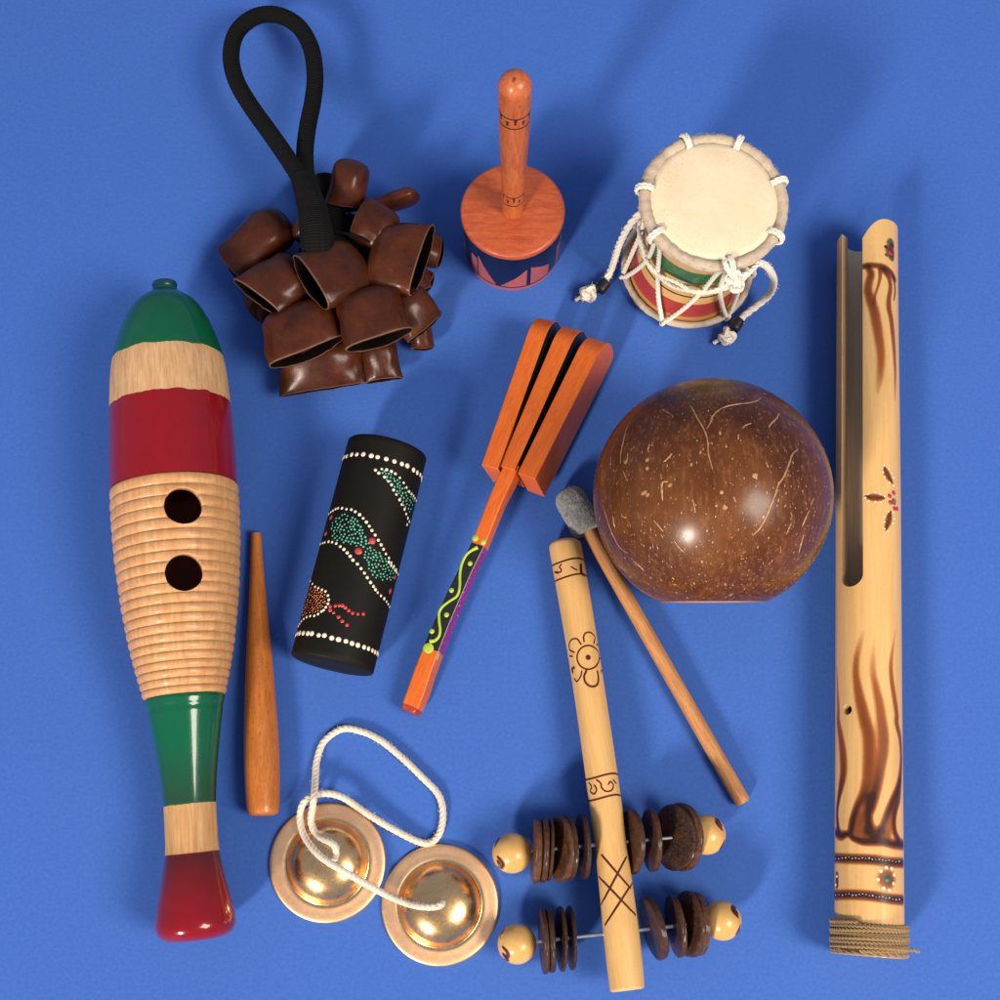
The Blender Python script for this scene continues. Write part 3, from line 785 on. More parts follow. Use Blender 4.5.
        link('upper_rim_tie', kb.mesh('upper_rim_tie', [m_cotton_w.mat]), root, Matrix.Identity(4))
    waist = [cyl(rk+.0022+.0012*math.cos(7*(t-tops[0])), t, zk+.0035*math.cos(7*(t-tops[0]))) for t in np.linspace(0, 2*PI, 90)]
    rope(mb, waist, .0013, seg=6); rope(mb, [(M @ Vector(((rk+.0026)*math.cos(t), (rk+.0026)*math.sin(t), zk+.003+.003*math.cos(7*(t-tops[0])+2.6)))) for t in np.linspace(0, 2*PI, 90)], .0012, seg=6)
    link('lacing_cord', mb.mesh('lacing_cord', [m_cotton_w.mat]), root, Matrix.Identity(4))
    def trefoil(mb, c, s, r, rot=0, seedv=0):
        rnd = random.Random(seedv); E = Matrix.Rotation(rot, 3, 'Z') @ Matrix.Rotation(.5, 3, 'X')
        p = []
        for t in np.linspace(0, 2*PI, 34):
            q = Vector((math.sin(t)+2*math.sin(2*t), math.cos(t)-2*math.cos(2*t), -math.sin(3*t)*1.3))*s/3
            p.append(Vector(c)+E @ q)
        rope(mb, p, r, seg=6, fuzz=.0006)
    mb = MB(); kc = P(733, 279, zt-.003); trefoil(mb, kc, .0042, .0016, .4, 1); trefoil(mb, kc+Vector((.002, -.003, -.002)), .0034, .0015, 1.6, 2)
    rope(mb, [kc, P(726, 266, zt+.003), P(725, 259, zt+.002)], .0015, seg=6)
    rope(mb, [kc, P(748, 273, zt-.004), P(758, 264, zt-.006)], .0015, seg=6)
    link('knot', mb.mesh('knot', [m_cotton_w.mat]), root, Matrix.Identity(4))
    # two strikers on cords
    for path, band, knot, rot in (
        ([(641, 212, zt-.014), (629, 226, zt-.022), (620, 243, .048), (615, 258, .030), (611, 270, .011), (605, 282, .006), (600, 288, .0055)], [(606.5, 281.5, .006), (599, 291, .0055)], (589, 293, .0055), .4),
        ([(750, 266, zt-.008), (760, 263, zt-.012), (769, 269, .058), (774, 281, .036), (770, 294, .014), (758, 305, .007), (745, 315, .0055), (738, 323, .0055)], [(739.5, 319.5, .0055), (733, 330, .0055)], (727.5, 336, .0055), 1.3)):
        mb = MB(); pts = [P(*p) for p in path]; rope(mb, pts, .0020, seg=7, fuzz=.0012)
        st = link('striker_cord', mb.mesh('striker_cord', [m_cotton_w.mat]), root, Matrix.Identity(4))
        mb = MB(); a, b = P(*band[0]), P(*band[1]); sweep(mb, [a.lerp(b, t) for t in np.linspace(0, 1, 8)], [.0029, .0033, .0034, .0033, .0034, .0034, .0033, .0030], 20)
        link('tape_band', mb.mesh('tape_band', [m_tape.mat]), st, Matrix.Identity(4))
        mb = MB(); k = P(*knot); trefoil(mb, k, .0040, .0017, rot, 4); trefoil(mb, k+Vector((-.0012, -.001, -.001)), .0030, .0016, rot+1, 5)
        rope(mb, [k, k+Vector((-.004, -.0015, -.001)), k+Vector((-.0075, -.003, -.003))], .0011, seg=5, fuzz=.0006)
        link('knot', mb.mesh('knot', [m_cotton_w.mat]), st, Matrix.Identity(4))
monkey_drum()
# ================================================================== 6 black painted tube
def zz(off, sc, pts): return [(off[0]+x/sc, off[1]+y/sc) for x, y in pts]
def in_poly(x, y, poly):
    c = False; n = len(poly)
    for i in range(n):
        x1, y1 = poly[i]; x2, y2 = poly[(i+1) % n]
        if (y1 > y) != (y2 > y) and x < (x2-x1)*(y-y1)/(y2-y1)+x1: c = not c
    return c
def poisson(poly, d, seed=1, tries=4000):
    r = random.Random(seed); xs = [p[0] for p in poly]; ys = [p[1] for p in poly]; out = []
    for _ in range(tries):
        x, y = r.uniform(min(xs), max(xs)), r.uniform(min(ys), max(ys))
        if in_poly(x, y, poly) and all((x-a)**2+(y-b)**2 > d*d for a, b in out): out.append((x, y))
    return out
def black_tube():
    z = .0213; A = P(387.8, 448.3, z); B = P(331.8, 665.8, z); D = (B-A).normalized()
    rt = (line_ray(A, D, 348.5, 438.4)[1]+line_ray(A, D, 426.8, 458.2)[1])/2
    rb = (line_ray(A, D, 290.6, 655)[1]+line_ray(A, D, 372.8, 676)[1])/2
    print('tube', rt, rb); L = (B-A).length; M = frame(A, B)
    R = lambda s: rt+(rb-rt)*s/L
    prof = [(.0002, 0), (.0002, rt*.5), (0, rt-.002), (.0004, rt-.0007), (.0013, rt)]+[(s, R(s)) for s in np.linspace(.004, L-.004, 24)]+[(L-.0013, rb), (L-.0004, rb-.0007), (L, rb-.0018), (L+.0001, rb*.5), (L+.0001, 0)]
    mb = MB(); lathe(mb, prof, 144); me0 = mb.mesh('tmp', [m_black.mat]); bv = bvh_of(me0, M); Mi = M.inverted()
    root = None
    R3 = Mi.to_3x3()
    def dot(px, py, r, m, h=.00035, seg=10):
        p, n = hit(bv, px, py); dab(mb, Mi @ p, R3 @ n, r, h, m, seg)
    mb2 = mb
    rnd = random.Random(2)
    for (px, py, n, ph) in ((366.0, 454.7, 32, .05), (330.5, 637.2, 38, .1)):
        p, _ = hit(bv, px, py); s = (p-A).dot(D); r = R(s)
        for k in range(n):
            a = 2*PI*(k+ph)/n+rnd.uniform(-.02, .02); ds = rnd.uniform(-.0003, .0003)
            dab(mb, (r*math.cos(a), r*math.sin(a), s+ds), (math.cos(a), math.sin(a), 0), .00140*rnd.uniform(.88, 1.08), .0004, 1, 12)
    o8, k8 = (310, 430), 7.146; o7, k7 = (280, 560), 7.69; ob, kb = (270, 420), 3.704
    up = zz(o8, k8, [(135, 600), (150, 586), (165, 575), (183, 564), (200, 558), (228, 558), (260, 565), (295, 568), (323, 583), (354, 604), (380, 630), (403, 657), (424, 686), (443, 717), (466, 750), (489, 787), (509, 820), (526, 851), (543, 885), (565, 914), (583, 948), (600, 975), (616, 998)])+zz(ob, kb, [(441, 526), (449, 538), (456, 548), (463, 556), (469, 564), (474, 572)])
    lw = zz(o8, k8, [(75, 815), (90, 808), (105, 803), (132, 797), (158, 800), (187, 810), (216, 832), (242, 852), (266, 877), (287, 901), (307, 929), (340, 957), (365, 988)])+zz(o7, k7, [(595, 30), (623, 66), (650, 100), (672, 135), (697, 172), (720, 203), (735, 227), (752, 250), (777, 275), (803, 297), (820, 320), (832, 340), (842, 360)])
    pu = zz(o8, k8, [(513, 278), (548, 283), (582, 295), (611, 312), (643, 341), (670, 377), (691, 410), (710, 440), (727, 457), (740, 472), (750, 488), (758, 505)])
    pl = zz(o8, k8, [(468, 286), (492, 307), (533, 335), (560, 366), (583, 391), (598, 428), (618, 460), (641, 498), (657, 532), (677, 566), (688, 600), (700, 630), (710, 655), (718, 680)])
    for lst, r in ((up, .00092), (lw, .00090), (pu, .00085), (pl, .00088)):
        for x, y in lst: dot(x, y, r*rnd.uniform(.85, 1.12), 1)
    b1 = [(330.5, 526), (334, 519), (340, 514), (348, 514), (356, 519), (361, 526), (364, 534), (369, 543), (366, 547), (357, 546), (347, 543), (337, 541), (332, 535)]
    b2 = [(365, 549), (371, 547), (379, 552), (387, 560), (393, 566), (396, 573), (391, 580), (382, 580), (374, 577), (369, 570), (366, 561), (363, 553)]
    b3 = [(377, 471), (384, 470), (392, 474), (399, 481), (405, 488), (411, 494), (415, 500), (413, 509), (410, 514), (405, 508), (401, 500), (397, 492), (391, 484), (384, 477)]
    for q, (poly, d) in enumerate(((b1, 2.75), (b2, 2.65), (b3, 2.5))):
        for x, y in poisson(poly, d, q+3): dot(x, y, .00060*rnd.uniform(.8, 1.2), 2, .00025, 8)
    for x, y, r in ((372.3, 541, .0018), (358.6, 551.2, .0019), (331.0, 517.4, .0015), (325.8, 533.6, .0015), (390.3, 591.2, .0016), (394.8, 577.5, .0013)): dot(x, y, r, 3, .0005, 14)
    ring = zz(o7, k7, [(235, 160), (250, 183), (270, 205), (294, 215), (322, 228), (349, 240), (368, 272), (374, 305), (368, 335), (352, 362), (335, 385), (318, 395), (292, 415), (263, 428), (232, 430), (205, 438), (183, 452), (165, 470), (152, 490), (143, 508)])
    for x, y in ring: dot(x, y, .00082, 1)
    inside = zz(o7, k7, [(222, 190), (250, 210), (300, 235), (345, 262), (352, 305), (345, 340), (320, 372), (290, 395), (250, 408), (200, 415), (172, 435), (163, 420), (185, 330), (205, 250)])
    for i, (x, y) in enumerate(poisson(inside, 1.9, 9)):
        dd = math.hypot(x-313, y-604); dot(x, y, .00050, 3 if dd < 3 or rnd.random() < .3 else 4, .0002, 7)
    for x, y in zz(o7, k7, [(385, 357), (425, 352), (455, 350), (480, 350), (502, 365), (530, 388), (560, 408), (600, 415), (642, 415), (385, 385), (412, 405), (450, 438), (480, 470), (517, 500)]): dot(x, y, .00098*rnd.uniform(.85, 1.15), 3, .0004)
    o = link('painted_tube_shaker', mb.mesh('painted_tube_shaker', [m_black.mat, m_dot_w.mat, m_dot_g.mat, m_dot_r.mat, m_dot_o.mat], sharp=60), None, M)
    o['label'] = 'black cylinder shaker covered in white, green and red painted dots'; o['category'] = 'shaker'
black_tube()
# ================================================================== 7 wooden clapper
def clapper():
    root = thing('wooden_clapper', 'orange clapper of three wooden slabs on a black and lime painted handle', 'clapper', tuple(P(520, 470, 0)))
    roll = math.radians(15)
    zt, hgt = .031, .0245
    def slab(name, near, far, w0, w1, parent, seed, zoff=0, inner=(0, 0)):
        A, B = P(*near, zt+zoff), P(*far, zt+zoff); d = (B-A); L = d.length; d.normalize()
        nrm = Vector((0, 0, 1)); side = d.cross(nrm).normalized(); R_ = Matrix.Rotation(-roll, 3, d); up = R_ @ nrm; side = d.cross(up).normalized()
        # outline in (along, down): rounded far end
        out = [(0, 0)]; k = 14; rc = hgt*.62
        n = 26
        for i in range(1, n): t = i/n*(L-rc); out.append((t, 0))
        for i in range(k+1): a = i/k*PI/2; out.append((L-rc+rc*math.sin(a), rc*(1-math.cos(a))*.85))
        out.append((L, hgt-rc*.4))
        for i in range(k+1): a = i/k*PI/2; out.append((L-rc*.4+rc*.4*math.cos(a), hgt-rc*.4+rc*.4*math.sin(a)))
        for i in range(1, n): t = (1-i/n)*(L-rc*.4); out.append((t, hgt))
        out.append((0, hgt))
        v = []; m = len(out)
        for sgn in (-1, 1):
            for (s, q) in out:
                w = (w0+(w1-w0)*s/L)/2; v.append(A+d*s-up*q+side*(sgn*w))
        f = []; mi = []
        for i in range(m):
            j = (i+1) % m; f.append((i, j, m+j, m+i)); mi.append(0)
        f.append(tuple(range(m))[::-1]); f.append(tuple(m+i for i in range(m))); mi += [1+inner[0]*1, 1+inner[1]*1]
        bm = bmesh.new(); vs = [bm.verts.new(q) for q in v]
        for q, x in zip(f, mi): fc = bm.faces.new([vs[a] for a in q]); fc.material_index = x
        bmesh.ops.recalc_face_normals(bm, faces=bm.faces)
        M = frame(A, B); bm.transform(M.inverted()); me = bpy.data.meshes.new(name); bm.to_mesh(me); bm.free()
        for mm in (m_orange, m_orange, m_glossblack): me.materials.append(mm.mat)
        me.polygons.foreach_set('use_smooth', [True]*len(me.polygons)); me.set_sharp_from_angle(angle=math.radians(35))
        o = link(name, me, parent, M); bevel(o, .0008, 3); return o, A, B, d, up, side
    slab('clapper_slab', (489.6, 467), (545, 311), .0096, .0108, root, 1, 0, (0, 1))
    mo, A, B, d, up, side = slab('clapper_slab', (507.3, 468), (571.5, 320), .0088, .0112, root, 2, -.0005, (1, 1))
    slab('clapper_slab', (526.3, 476), (598, 331.5), .0106, .0120, root, 3, 0, (1, 0))
    # handle: flat bar with flaring foot, rolled like the slabs
    stations = [  # left px, right px of the top face, z, depth
        ((504, 462), (519, 465), .0296, .0110), ((496.5, 478), (512, 482), .0290, .0105), ((488, 498), (502.5, 502), .0275, .0090), ((480, 519), (494, 523.5), .0262, .0085), ((471, 541.5), (484.5, 547), .0248, .0085),
        ((459.5, 566), (472.8, 571), .0228, .0088), ((446, 593), (461, 598), .0207, .0090), ((434, 620), (449.5, 625), .0185, .0095), ((422.5, 647), (439, 652), .0163, .0100),
        ((414, 668), (431, 673), .0150, .0105), ((407, 688), (424.5, 694), .0138, .0105), ((402, 702), (418, 709), .0128, .0100), ((401, 708), (414.5, 714.5), .0112, .0075)]
    bm = bmesh.new(); loops = []
    for (l, r, z, dp) in stations:
        Lp, Rp = P(*l, z), P(*r, z); s = (Rp-Lp); w = s.length; mid = (Lp+Rp)/2; s.normalize(); dn = d.cross(s).normalized()
        if dn.z > 0: dn = -dn
        q = Matrix.Rotation(-roll*.9, 3, d); s2 = q @ s; dn2 = q @ dn
        cr = w*.5
        a = mid-s2*cr; b = mid+s2*cr
        loops.append([bm.verts.new(x) for x in (a, b, b+dn2*dp, a+dn2*dp)])
    for i, (p, q) in enumerate(zip(loops, loops[1:])):
        for k in range(4):
            k2 = (k+1) % 4; f = bm.faces.new((p[k], p[k2], q[k2], q[k]))
            if 4 <= i < 8: f.material_index = 1 if k in (0, 3) else 2
            if i >= len(loops)-2: f.material_index = 3
    bm.faces.new(loops[0]); bm.faces.new(loops[-1][::-1]).material_index = 3; bmesh.ops.recalc_face_normals(bm, faces=bm.faces)
    A0, B0 = P(408, 700, .012), P(508, 470, .03); M = frame(A0, B0); 
    me = bpy.data.meshes.new('handle'); bm.transform(M.inverted()); bm.to_mesh(me); bm.free()
    for x in (m_orange, m_glossblack, m_magenta, m_orange_side): me.materials.append(x.mat)
    me.set_sharp_from_angle(angle=math.radians(40))
    ho = link('handle', me, root, M); bv = bvh_of(me, M); bevel(ho, .0009, 3)
    mb = MB(); Mi = M.inverted(); R3 = Mi.to_3x3(); o3, k3 = (400, 500), 6.667
    curve = zz(o3, k3, [(520, 315), (480, 335), (440, 370), (412, 430), (400, 500), (400, 560), (393, 610), (375, 645), (330, 675), (285, 710), (262, 750), (262, 810), (268, 860), (262, 905), (235, 935), (200, 942)])
    pts = []
    for x, y in curve: p, n = hit(bv, x, y); pts.append(p+n*.0001)
    c = smooth_curve(pts, 120); rad = [.00075*(1+.5*math.exp(-(i/6)**2)+.5*math.exp(-((119-i)/8)**2)) for i in range(120)]
    mb2 = MB(); sweep(mb2, c, rad, 10); mb.add([Mi @ Vector(q) for q in mb2.v], mb2.f, 0)
    for (x, y), r in zip(zz(o3, k3, [(503, 255), (555, 280), (467, 423), (343, 602), (310, 765), (213, 875)])+[(428.5, 648.5)], (.0018, .0016, .0014, .0014, .0014, .0014, .0030)):
        p, n = hit(bv, x, y); dab(mb, Mi @ p, R3 @ n, r, .0005, 0, 16)
    p, n = hit(bv, 438.3, 656); dab(mb, Mi @ p, R3 @ n, .0016, .0004, 1, 12, 1.9)
    link('lime_decoration', mb.mesh('lime_decoration', [m_lime.mat, paintmat('sage_smear', (.28, .34, .20), .5).mat]), ho, M)
    # tie cord through the slabs, showing at the right hand slab
    mb = MB(); a = P(520, 470, .022); b = P(541, 478, .0235)
    sweep(mb, [a.lerp(b, t) for t in np.linspace(0, 1, 6)], .0009, 8)
    link('tie_cord', mb.mesh('tie_cord', [m_tape.mat]), root, Matrix.Identity(4))
clapper()
# ================================================================== 8 coconut shell
def coconut():
    z = .0600
    for _ in range(5):
        c = P(711.8, 496.5, z); r = (dist_pt(c, 591.5, 495)+dist_pt(c, 831.8, 495))/2; z = r
    print('coco', c, r)
    top = P(711.8, 382.5, z)
    cut = P(712, 601.5, z)
    # cut plane seen edge on: its normal is square to the sight line and to X
    d = raydir(712, 622).normalized(); n = Vector((1, 0, 0)).cross(d); n = n if n.y > 0 else -n; n.normalize()
    s0 = (c-cut).dot(n); foot = c-n*s0
    M = frame(foot, c, up=(0, 0, 1)); a0 = math.acos(s0/r); prof = []
    rim = r*math.sin(a0)
    for t in np.linspace(0, 1, 110):
        a = a0*(1-t)*0+(PI-a0)*t        # angle from the cut edge towards the pole
        th = PI-a0-a
        rr = r*math.sin(th); zz_ = s0+r*math.cos(th)
        if t > .90: zz_ -= .0022*((t-.90)/.10)**2
        if t < .10: rr -= .0010*(1-t/.10)**2
        prof.append((zz_, rr))
    prof = prof[::-1]; prof[0] = (prof[0][0], 0)
    th = .0042; inner = []
    for t in np.linspace(0, 1, 40):
        a = (PI-a0)*t; q = PI-a0-a; inner.append((max(.0, s0+(r-th)*math.cos(q)), max(0, (r-th)*math.sin(q))))
    inner[-1] = (inner[-1][0], 0)
    inner[0] = (.0006, inner[0][1])
    lip = [(0, prof[-1][1]-.0006), (-.0001, inner[0][1]+.0006)]
    allp = prof+lip+inner; np_ = len(prof)
    mb = MB(); lathe(mb, allp, 200, m=lambda i: 0 if i < np_-1 else (2 if i < np_+2 else 1), rfun=lambda s, a: 1+.008*mnoise.noise((math.cos(a)*1.1+3, math.sin(a)*1.1, s*18)))
    me0 = mb.mesh('tmp', [m_coco.mat]); bv = bvh_of(me0, M); Mi = M.inverted(); R3 = Mi.to_3x3()
    o1, o2, o3, o4, k = (590, 380), (710, 380), (590, 490), (710, 490), 7.692
    lines = [(o1, [(530, 200), (570, 235), (630, 270), (640, 310)], .35), (o1, [(750, 165), (790, 225), (830, 300), (880, 385), (905, 470), (910, 560), (930, 640), (950, 720)], .5), (o1, [(1000, 230), (950, 270), (925, 330), (890, 390)], .45),
             (o1, [(310, 310), (275, 390), (258, 470), (240, 540), (235, 600), (235, 665)], .5), (o1, [(250, 690), (270, 740), (295, 790)], .4), (o1, [(165, 520), (160, 620), (152, 715)], .35), (o1, [(103, 655), (92, 750), (95, 910)], .35),
             (o1, [(545, 720), (548, 770)], .4), (o1, [(600, 780), (555, 790), (552, 860), (558, 930)], .7), (o1, [(630, 565), (600, 600), (565, 630)], .6), (o1, [(460, 490), (440, 545)], .5), (o1, [(290, 560), (285, 630)], .5),
             (o2, [(0, 310), (30, 260), (110, 208), (210, 185), (320, 172), (375, 150), (405, 118)], .5), (o2, [(535, 255), (505, 300), (465, 340), (452, 372)], .6), (o2, [(320, 330), (270, 350), (250, 375)], .5),
             (o2, [(680, 530), (635, 570), (610, 640), (570, 740), (530, 800), (495, 890)], .6), (o4, [(520, 0), (480, 90), (440, 190), (390, 285), (330, 350)], .7), (o2, [(430, 630), (450, 675)], .45), (o2, [(218, 415), (218, 460)], .5),
             (o3, [(90, 100), (120, 190), (160, 310), (210, 415), (260, 470), (310, 490)], .5), (o3, [(490, 235), (530, 280), (562, 320)], .55), (o3, [(545, 340), (562, 370)], .4), (o3, [(335, 550), (380, 585), (420, 625)], .6), (o3, [(640, 385), (690, 450), (740, 490)], .4),
             (o3, [(795, 85), (810, 180)], .45), (o3, [(210, 575), (250, 600), (290, 640)], .5), (o3, [(240, 200), (280, 215)], .6), (o3, [(175, 200), (190, 290)], .6), (o4, [(800, 60), (775, 115)], .5), (o4, [(765, 155), (735, 220), (708, 285)], .55),
             (o4, [(630, 250), (605, 300), (580, 355)], .4), (o4, [(720, 345), (700, 420), (678, 500)], .55), (o4, [(180, 50), (200, 95)], .5), (o4, [(535, 400), (545, 470), (530, 500)], .35)]
    for off, pts, w in lines:
        q = []
        for x, y in zz(off, k, pts): p, n_ = hit(bv, x, y); q.append(p)
        cc = smooth_curve(q, max(10, len(q)*7)); l = len(cc); sm = MB()
        cc = [Vector(x)+(c-Vector(x)).normalized()*.00022 for x in cc]
        sweep(sm, cc, [.00046*w/.5*(.35+.65*math.sin(PI*(i+.5)/l)**.5)*(1+.12*math.sin(i*.9)) for i in range(l)], 7)
        mb.add([Mi @ Vector(x) for x in sm.v], sm.f, 3)
    rnd = random.Random(11)
    for i in range(4800):
        u = rnd.random(); az = rnd.uniform(0, 2*PI); cq = 1-u*(1+math.cos(a0)-.02) if False else rnd.uniform(-math.cos(a0)+.01, .98)
        if cq > .93: continue
        if rnd.random() > (.35+.65*(1-cq)/1.7): continue
        sq = math.sqrt(1-cq*cq); nl = Vector((sq*math.cos(az), sq*math.sin(az), cq)); pl = Vector((0, 0, s0))+nl*r
        h_ = bv.find_nearest(M @ pl); p = Mi @ h_[0]; nn = p-Vector((0, 0, s0))
        big = rnd.random() < .06; rr = rnd.uniform(.0005, .0009) if big else rnd.uniform(.00014, .00042)
        dab(mb, p, nn, rr, .00011, 3 if rnd.random() < .45 else 4, 6, rnd.choice((1, 1.4, 2.2, 3)) if not big else rnd.uniform(1, 2), tang=(rnd.uniform(-.25, .25), rnd.uniform(-.25, .25), 1))
    for x, y, rr, s in ((o1[0]+415/k, o1[1]+868/k, .0011, 2.0), (o1[0]+440/k, o1[1]+885/k, .0012, 1.3), (o1[0]+440/k, o1[1]+615/k, .0013, 1), (o1[0]+440/k, o1[1]+680/k, .0012, 1), (o1[0]+275/k, o1[1]+630/k, .0014, 1), (o1[0]+615/k, o1[1]+810/k, .0010, 1.6), (o2[0]+90/k, o2[1]+865/k, .0011, 1), (o2[0]+345/k, o2[1]+735/k, .0014, 1.2), (o4[0]+115/k, o4[1]+135/k, .0013, 1)):
        p, n_ = hit(bv, x, y); n_ = p-c; dab(mb, Mi @ p, R3 @ n_, rr, .00012, 3, 9, s, tang=(0, 1, .4))
    o = link('coconut_shell', mb.mesh('coconut_shell', [m_coco.mat, m_coco_in.mat, m_coco_rim.mat, m_coco_fleck.mat, m_coco_fleck2.mat], sharp=60), None, M)
    o['label'] = 'large polished brown coconut shell with pale flecks and a flat cut edge'; o['category'] = 'coconut shell'
coconut()
# ================================================================== 9 felt mallet
def mallet():
    root = thing('felt_mallet', 'thin wooden beater with grey felt head lying between the coconut and pale stick', 'mallet', tuple(P(660, 655, 0)))
    A, B = P(565, 489.5, .0085), P(743.5, 803.5, .0042); D = (B-A).normalized(); M = frame(A, B); L = (B-A).length
    def at(px, py): return line_ray(A, D, px, py)[0]
    sh = at(583, 522)
    ra, rb_ = .00385, .0041
    prof = [(sh-.01, 0), (sh-.01, ra), (sh, ra)]+[(s, ra+(rb_-ra)*(s-sh)/(L-sh)) for s in np.linspace(sh+.002, L-.0015, 30)]+[(L-.0004, rb_*.85), (L, rb_*.5), (L+.0001, 0)]
    mb = MB(); lathe(mb, prof, 40); link('shaft', mb.mesh('shaft', [m_dowel.mat], sharp=50), root, M)
    he = at(586, 533); h0 = 0.0; R = .0086
    prof = [(h0, 0), (h0+.0002, R*.35), (h0+.0013, R*.68), (h0+.0035, R*.9), (h0+.0065, R), (h0+.012, R*1.0), (he-.004, R*1.02), (he-.0012, R*.98), (he, R*.86), (he+.0002, R*.4), (he+.0001, 0)]
    P0 = np.array(prof); 
    mb = MB(); cc = smooth_curve([(a, b, 0) for a, b in prof], 60); pp = [(float(a), max(0.0, float(b))) for a, b, _ in cc]; pp[0] = (pp[0][0], 0); pp[-1] = (pp[-1][0], 0)
    lathe(mb, pp, 90, rfun=lambda s, a: 1+.05*mnoise.noise((math.cos(a)*2.5, math.sin(a)*2.5, s*500))+.03*mnoise.noise((math.cos(a)*8, math.sin(a)*8, s*1500)))
    rnd = random.Random(4)
    for i in range(420):                                     # stray felt fibres
        a = rnd.uniform(0, 2*PI); s = rnd.uniform(.001, he); r = float(np.interp(s, P0[:, 0], P0[:, 1]))
        q = Vector((r*math.cos(a), r*math.sin(a), s)); nn = Vector((math.cos(a), math.sin(a), rnd.uniform(-.4, .2)))
        t = Vector((-math.sin(a), math.cos(a), rnd.uniform(-1, 1)))*rnd.uniform(-.0012, .0012)
        sweep(mb, [q, q+nn*.0003+t*.6, q+nn*rnd.uniform(.0001, .0009)+t*1.5], .00005, 3)
    link('felt_head', mb.mesh('felt_head', [m_felt.mat]), root, M)
mallet()
# ================================================================== 10 disc rattle on a stick
def disc_rattle():
    root = thing('disc_rattle', 'pale stick shaker with dark nut shell discs and round beads on two wires', 'rattle', tuple(P(610, 880, 0)))
    rows = [(565, 543.5, 15), (565.8, 548, 16.3), (568, 570, 16.4), (573, 600, 16.2), (580, 650, 15.9), (588, 700, 15.8), (595.5, 750, 16), (602.5, 800, 16.3), (607.5, 845, 15.9), (610.5, 868, 16.5), (614.5, 900, 17.3), (619, 930, 18.1), (624, 965, 18.1), (626.6, 988, 17.5)]
    A, B, D, pr = fit_profile((564.6, 543), .0088, (627.5, 991), .0225, rows)
    M = frame(A, B); c = smooth_curve([(s, r, 0) for s, r in pr], 900); prof = [(float(a), float(b)) for a, b, _ in c]
    s0, r0 = prof[0]; s1, r1 = prof[-1]
    prof = [(s0-.0016, 0), (s0-.0015, r0*.5), (s0-.0009, r0*.85)]+prof+[(s1+.0008, r1*.96), (s1+.0012, r1*.85), (s1+.0012, 0)]
    mb = MB(); lathe(mb, prof, 190, rfun=lambda s, a: 1+.012*mnoise.noise((math.cos(a), math.sin(a), s*22))); me = mb.mesh('stick', [m_stick.mat], sharp=50); Ls = (B-A).length; bow = lambda s: -.0022*4*(s/Ls)*(1-s/Ls)
    for v_ in me.vertices: v_.co.y += bow(v_.co.z)
    bv = bvh_of(me, M); st = []
    def stroke(off, k, pts, w=.00042, s=.95, fine=True):
        q = zz(off, k, pts)
        if len(q) > 2: q = [tuple(x[:2]) for x in smooth_curve([(a, b, 0) for a, b in q], len(q)*5)]
        elif len(q) == 2: q = [(q[0][0]+(q[1][0]-q[0][0])*t, q[0][1]+(q[1][1]-q[0][1])*t) for t in np.linspace(0, 1, 8)]
        st.append(([hit(bv, x, y)[0] for x, y in q], w, s))
    o1, k1 = (540, 530), 5.56
    def band(px, py, px2, py2):
        for (x, y) in ((px, py), (px2, py2)):
            p, _ = hit(bv, x, y); s = (p-A).dot(D); cb = M.to_3x3() @ Vector((0, bow(s), 0)); r = (p-A-D*s-cb).length; q = [A+cb+D*(s+.0006*math.sin(2*t)) + (M.to_3x3() @ Vector((math.cos(t), math.sin(t), 0)))*r for t in np.linspace(0, 2*PI, 50)]
            st.append((q, .00048, .95))
    band(565, 560.0, 569, 575.5)
    band(601, 775.5, 603, 797)
    stroke(o1, k1, [(118, 192), (108, 205), (118, 220), (112, 235), (85, 232)]); stroke(o1, k1, [(175, 205), (190, 215), (205, 222)]); stroke(o1, k1, [(228, 195), (230, 235), (245, 250)], .0009); stroke(o1, k1, [(82, 235), (100, 240)])
    # flower
    cx, cy = 268, 708
    st_c = [(cx+62*math.cos(t), cy+66*math.sin(t)) for t in np.linspace(0, 2*PI, 16)]; stroke(o1, k1, st_c, .00045)
    p, _ = hit(bv, 540+cx/k1, 530+cy/k1); st.append(([p], .00135, 1))
    stroke(o1, k1, [(245, 620), (243, 590), (258, 570), (285, 572), (305, 595), (300, 630)]); stroke(o1, k1, [(190, 680), (165, 665), (162, 635), (175, 610), (205, 605), (228, 635)])
    stroke(o1, k1, [(258, 782), (245, 815), (255, 850), (285, 870), (315, 862), (325, 830), (320, 785)], .00055); stroke(o1, k1, [(232, 785), (225, 815), (205, 842), (190, 825)]); stroke(o1, k1, [(188, 765), (178, 775), (182, 790)], .0008)
    stroke(o1, k1, [(165, 700), (180, 703)]); stroke(o1, k1, [(318, 640), (328, 632)]); stroke(o1, k1, [(335, 715), (345, 700)]); stroke(o1, k1, [(345, 780), (352, 792)])
    # lower scroll band
    o2, k2 = (530, 470), 2.857
    stroke(o2, k2, [(168, 893), (176, 905), (172, 918), (184, 925), (190, 912), (184, 900)]); stroke(o2, k2, [(190, 885), (202, 895), (205, 908), (218, 918), (234, 914), (238, 900), (230, 890), (224, 898)]); stroke(o2, k2, [(238, 885), (246, 895)])
    # lattice
    o3, k3 = (480, 780), 3.571
    for a, b in (((435, 268), (550, 402)), ((425, 345), (555, 482)), ((522, 275), (433, 445)), ((543, 368), (447, 517))): stroke(o3, k3, [a, b], .00055)
    paint(me, M, st, soft=.4); link('stick', me, root, M)
    zw = .0172
    wires = [((512, 853), (706, 834.5), (591, 846, 621, 843)), ((517, 944), (722, 920.5), (0, 0, 0, 0))]
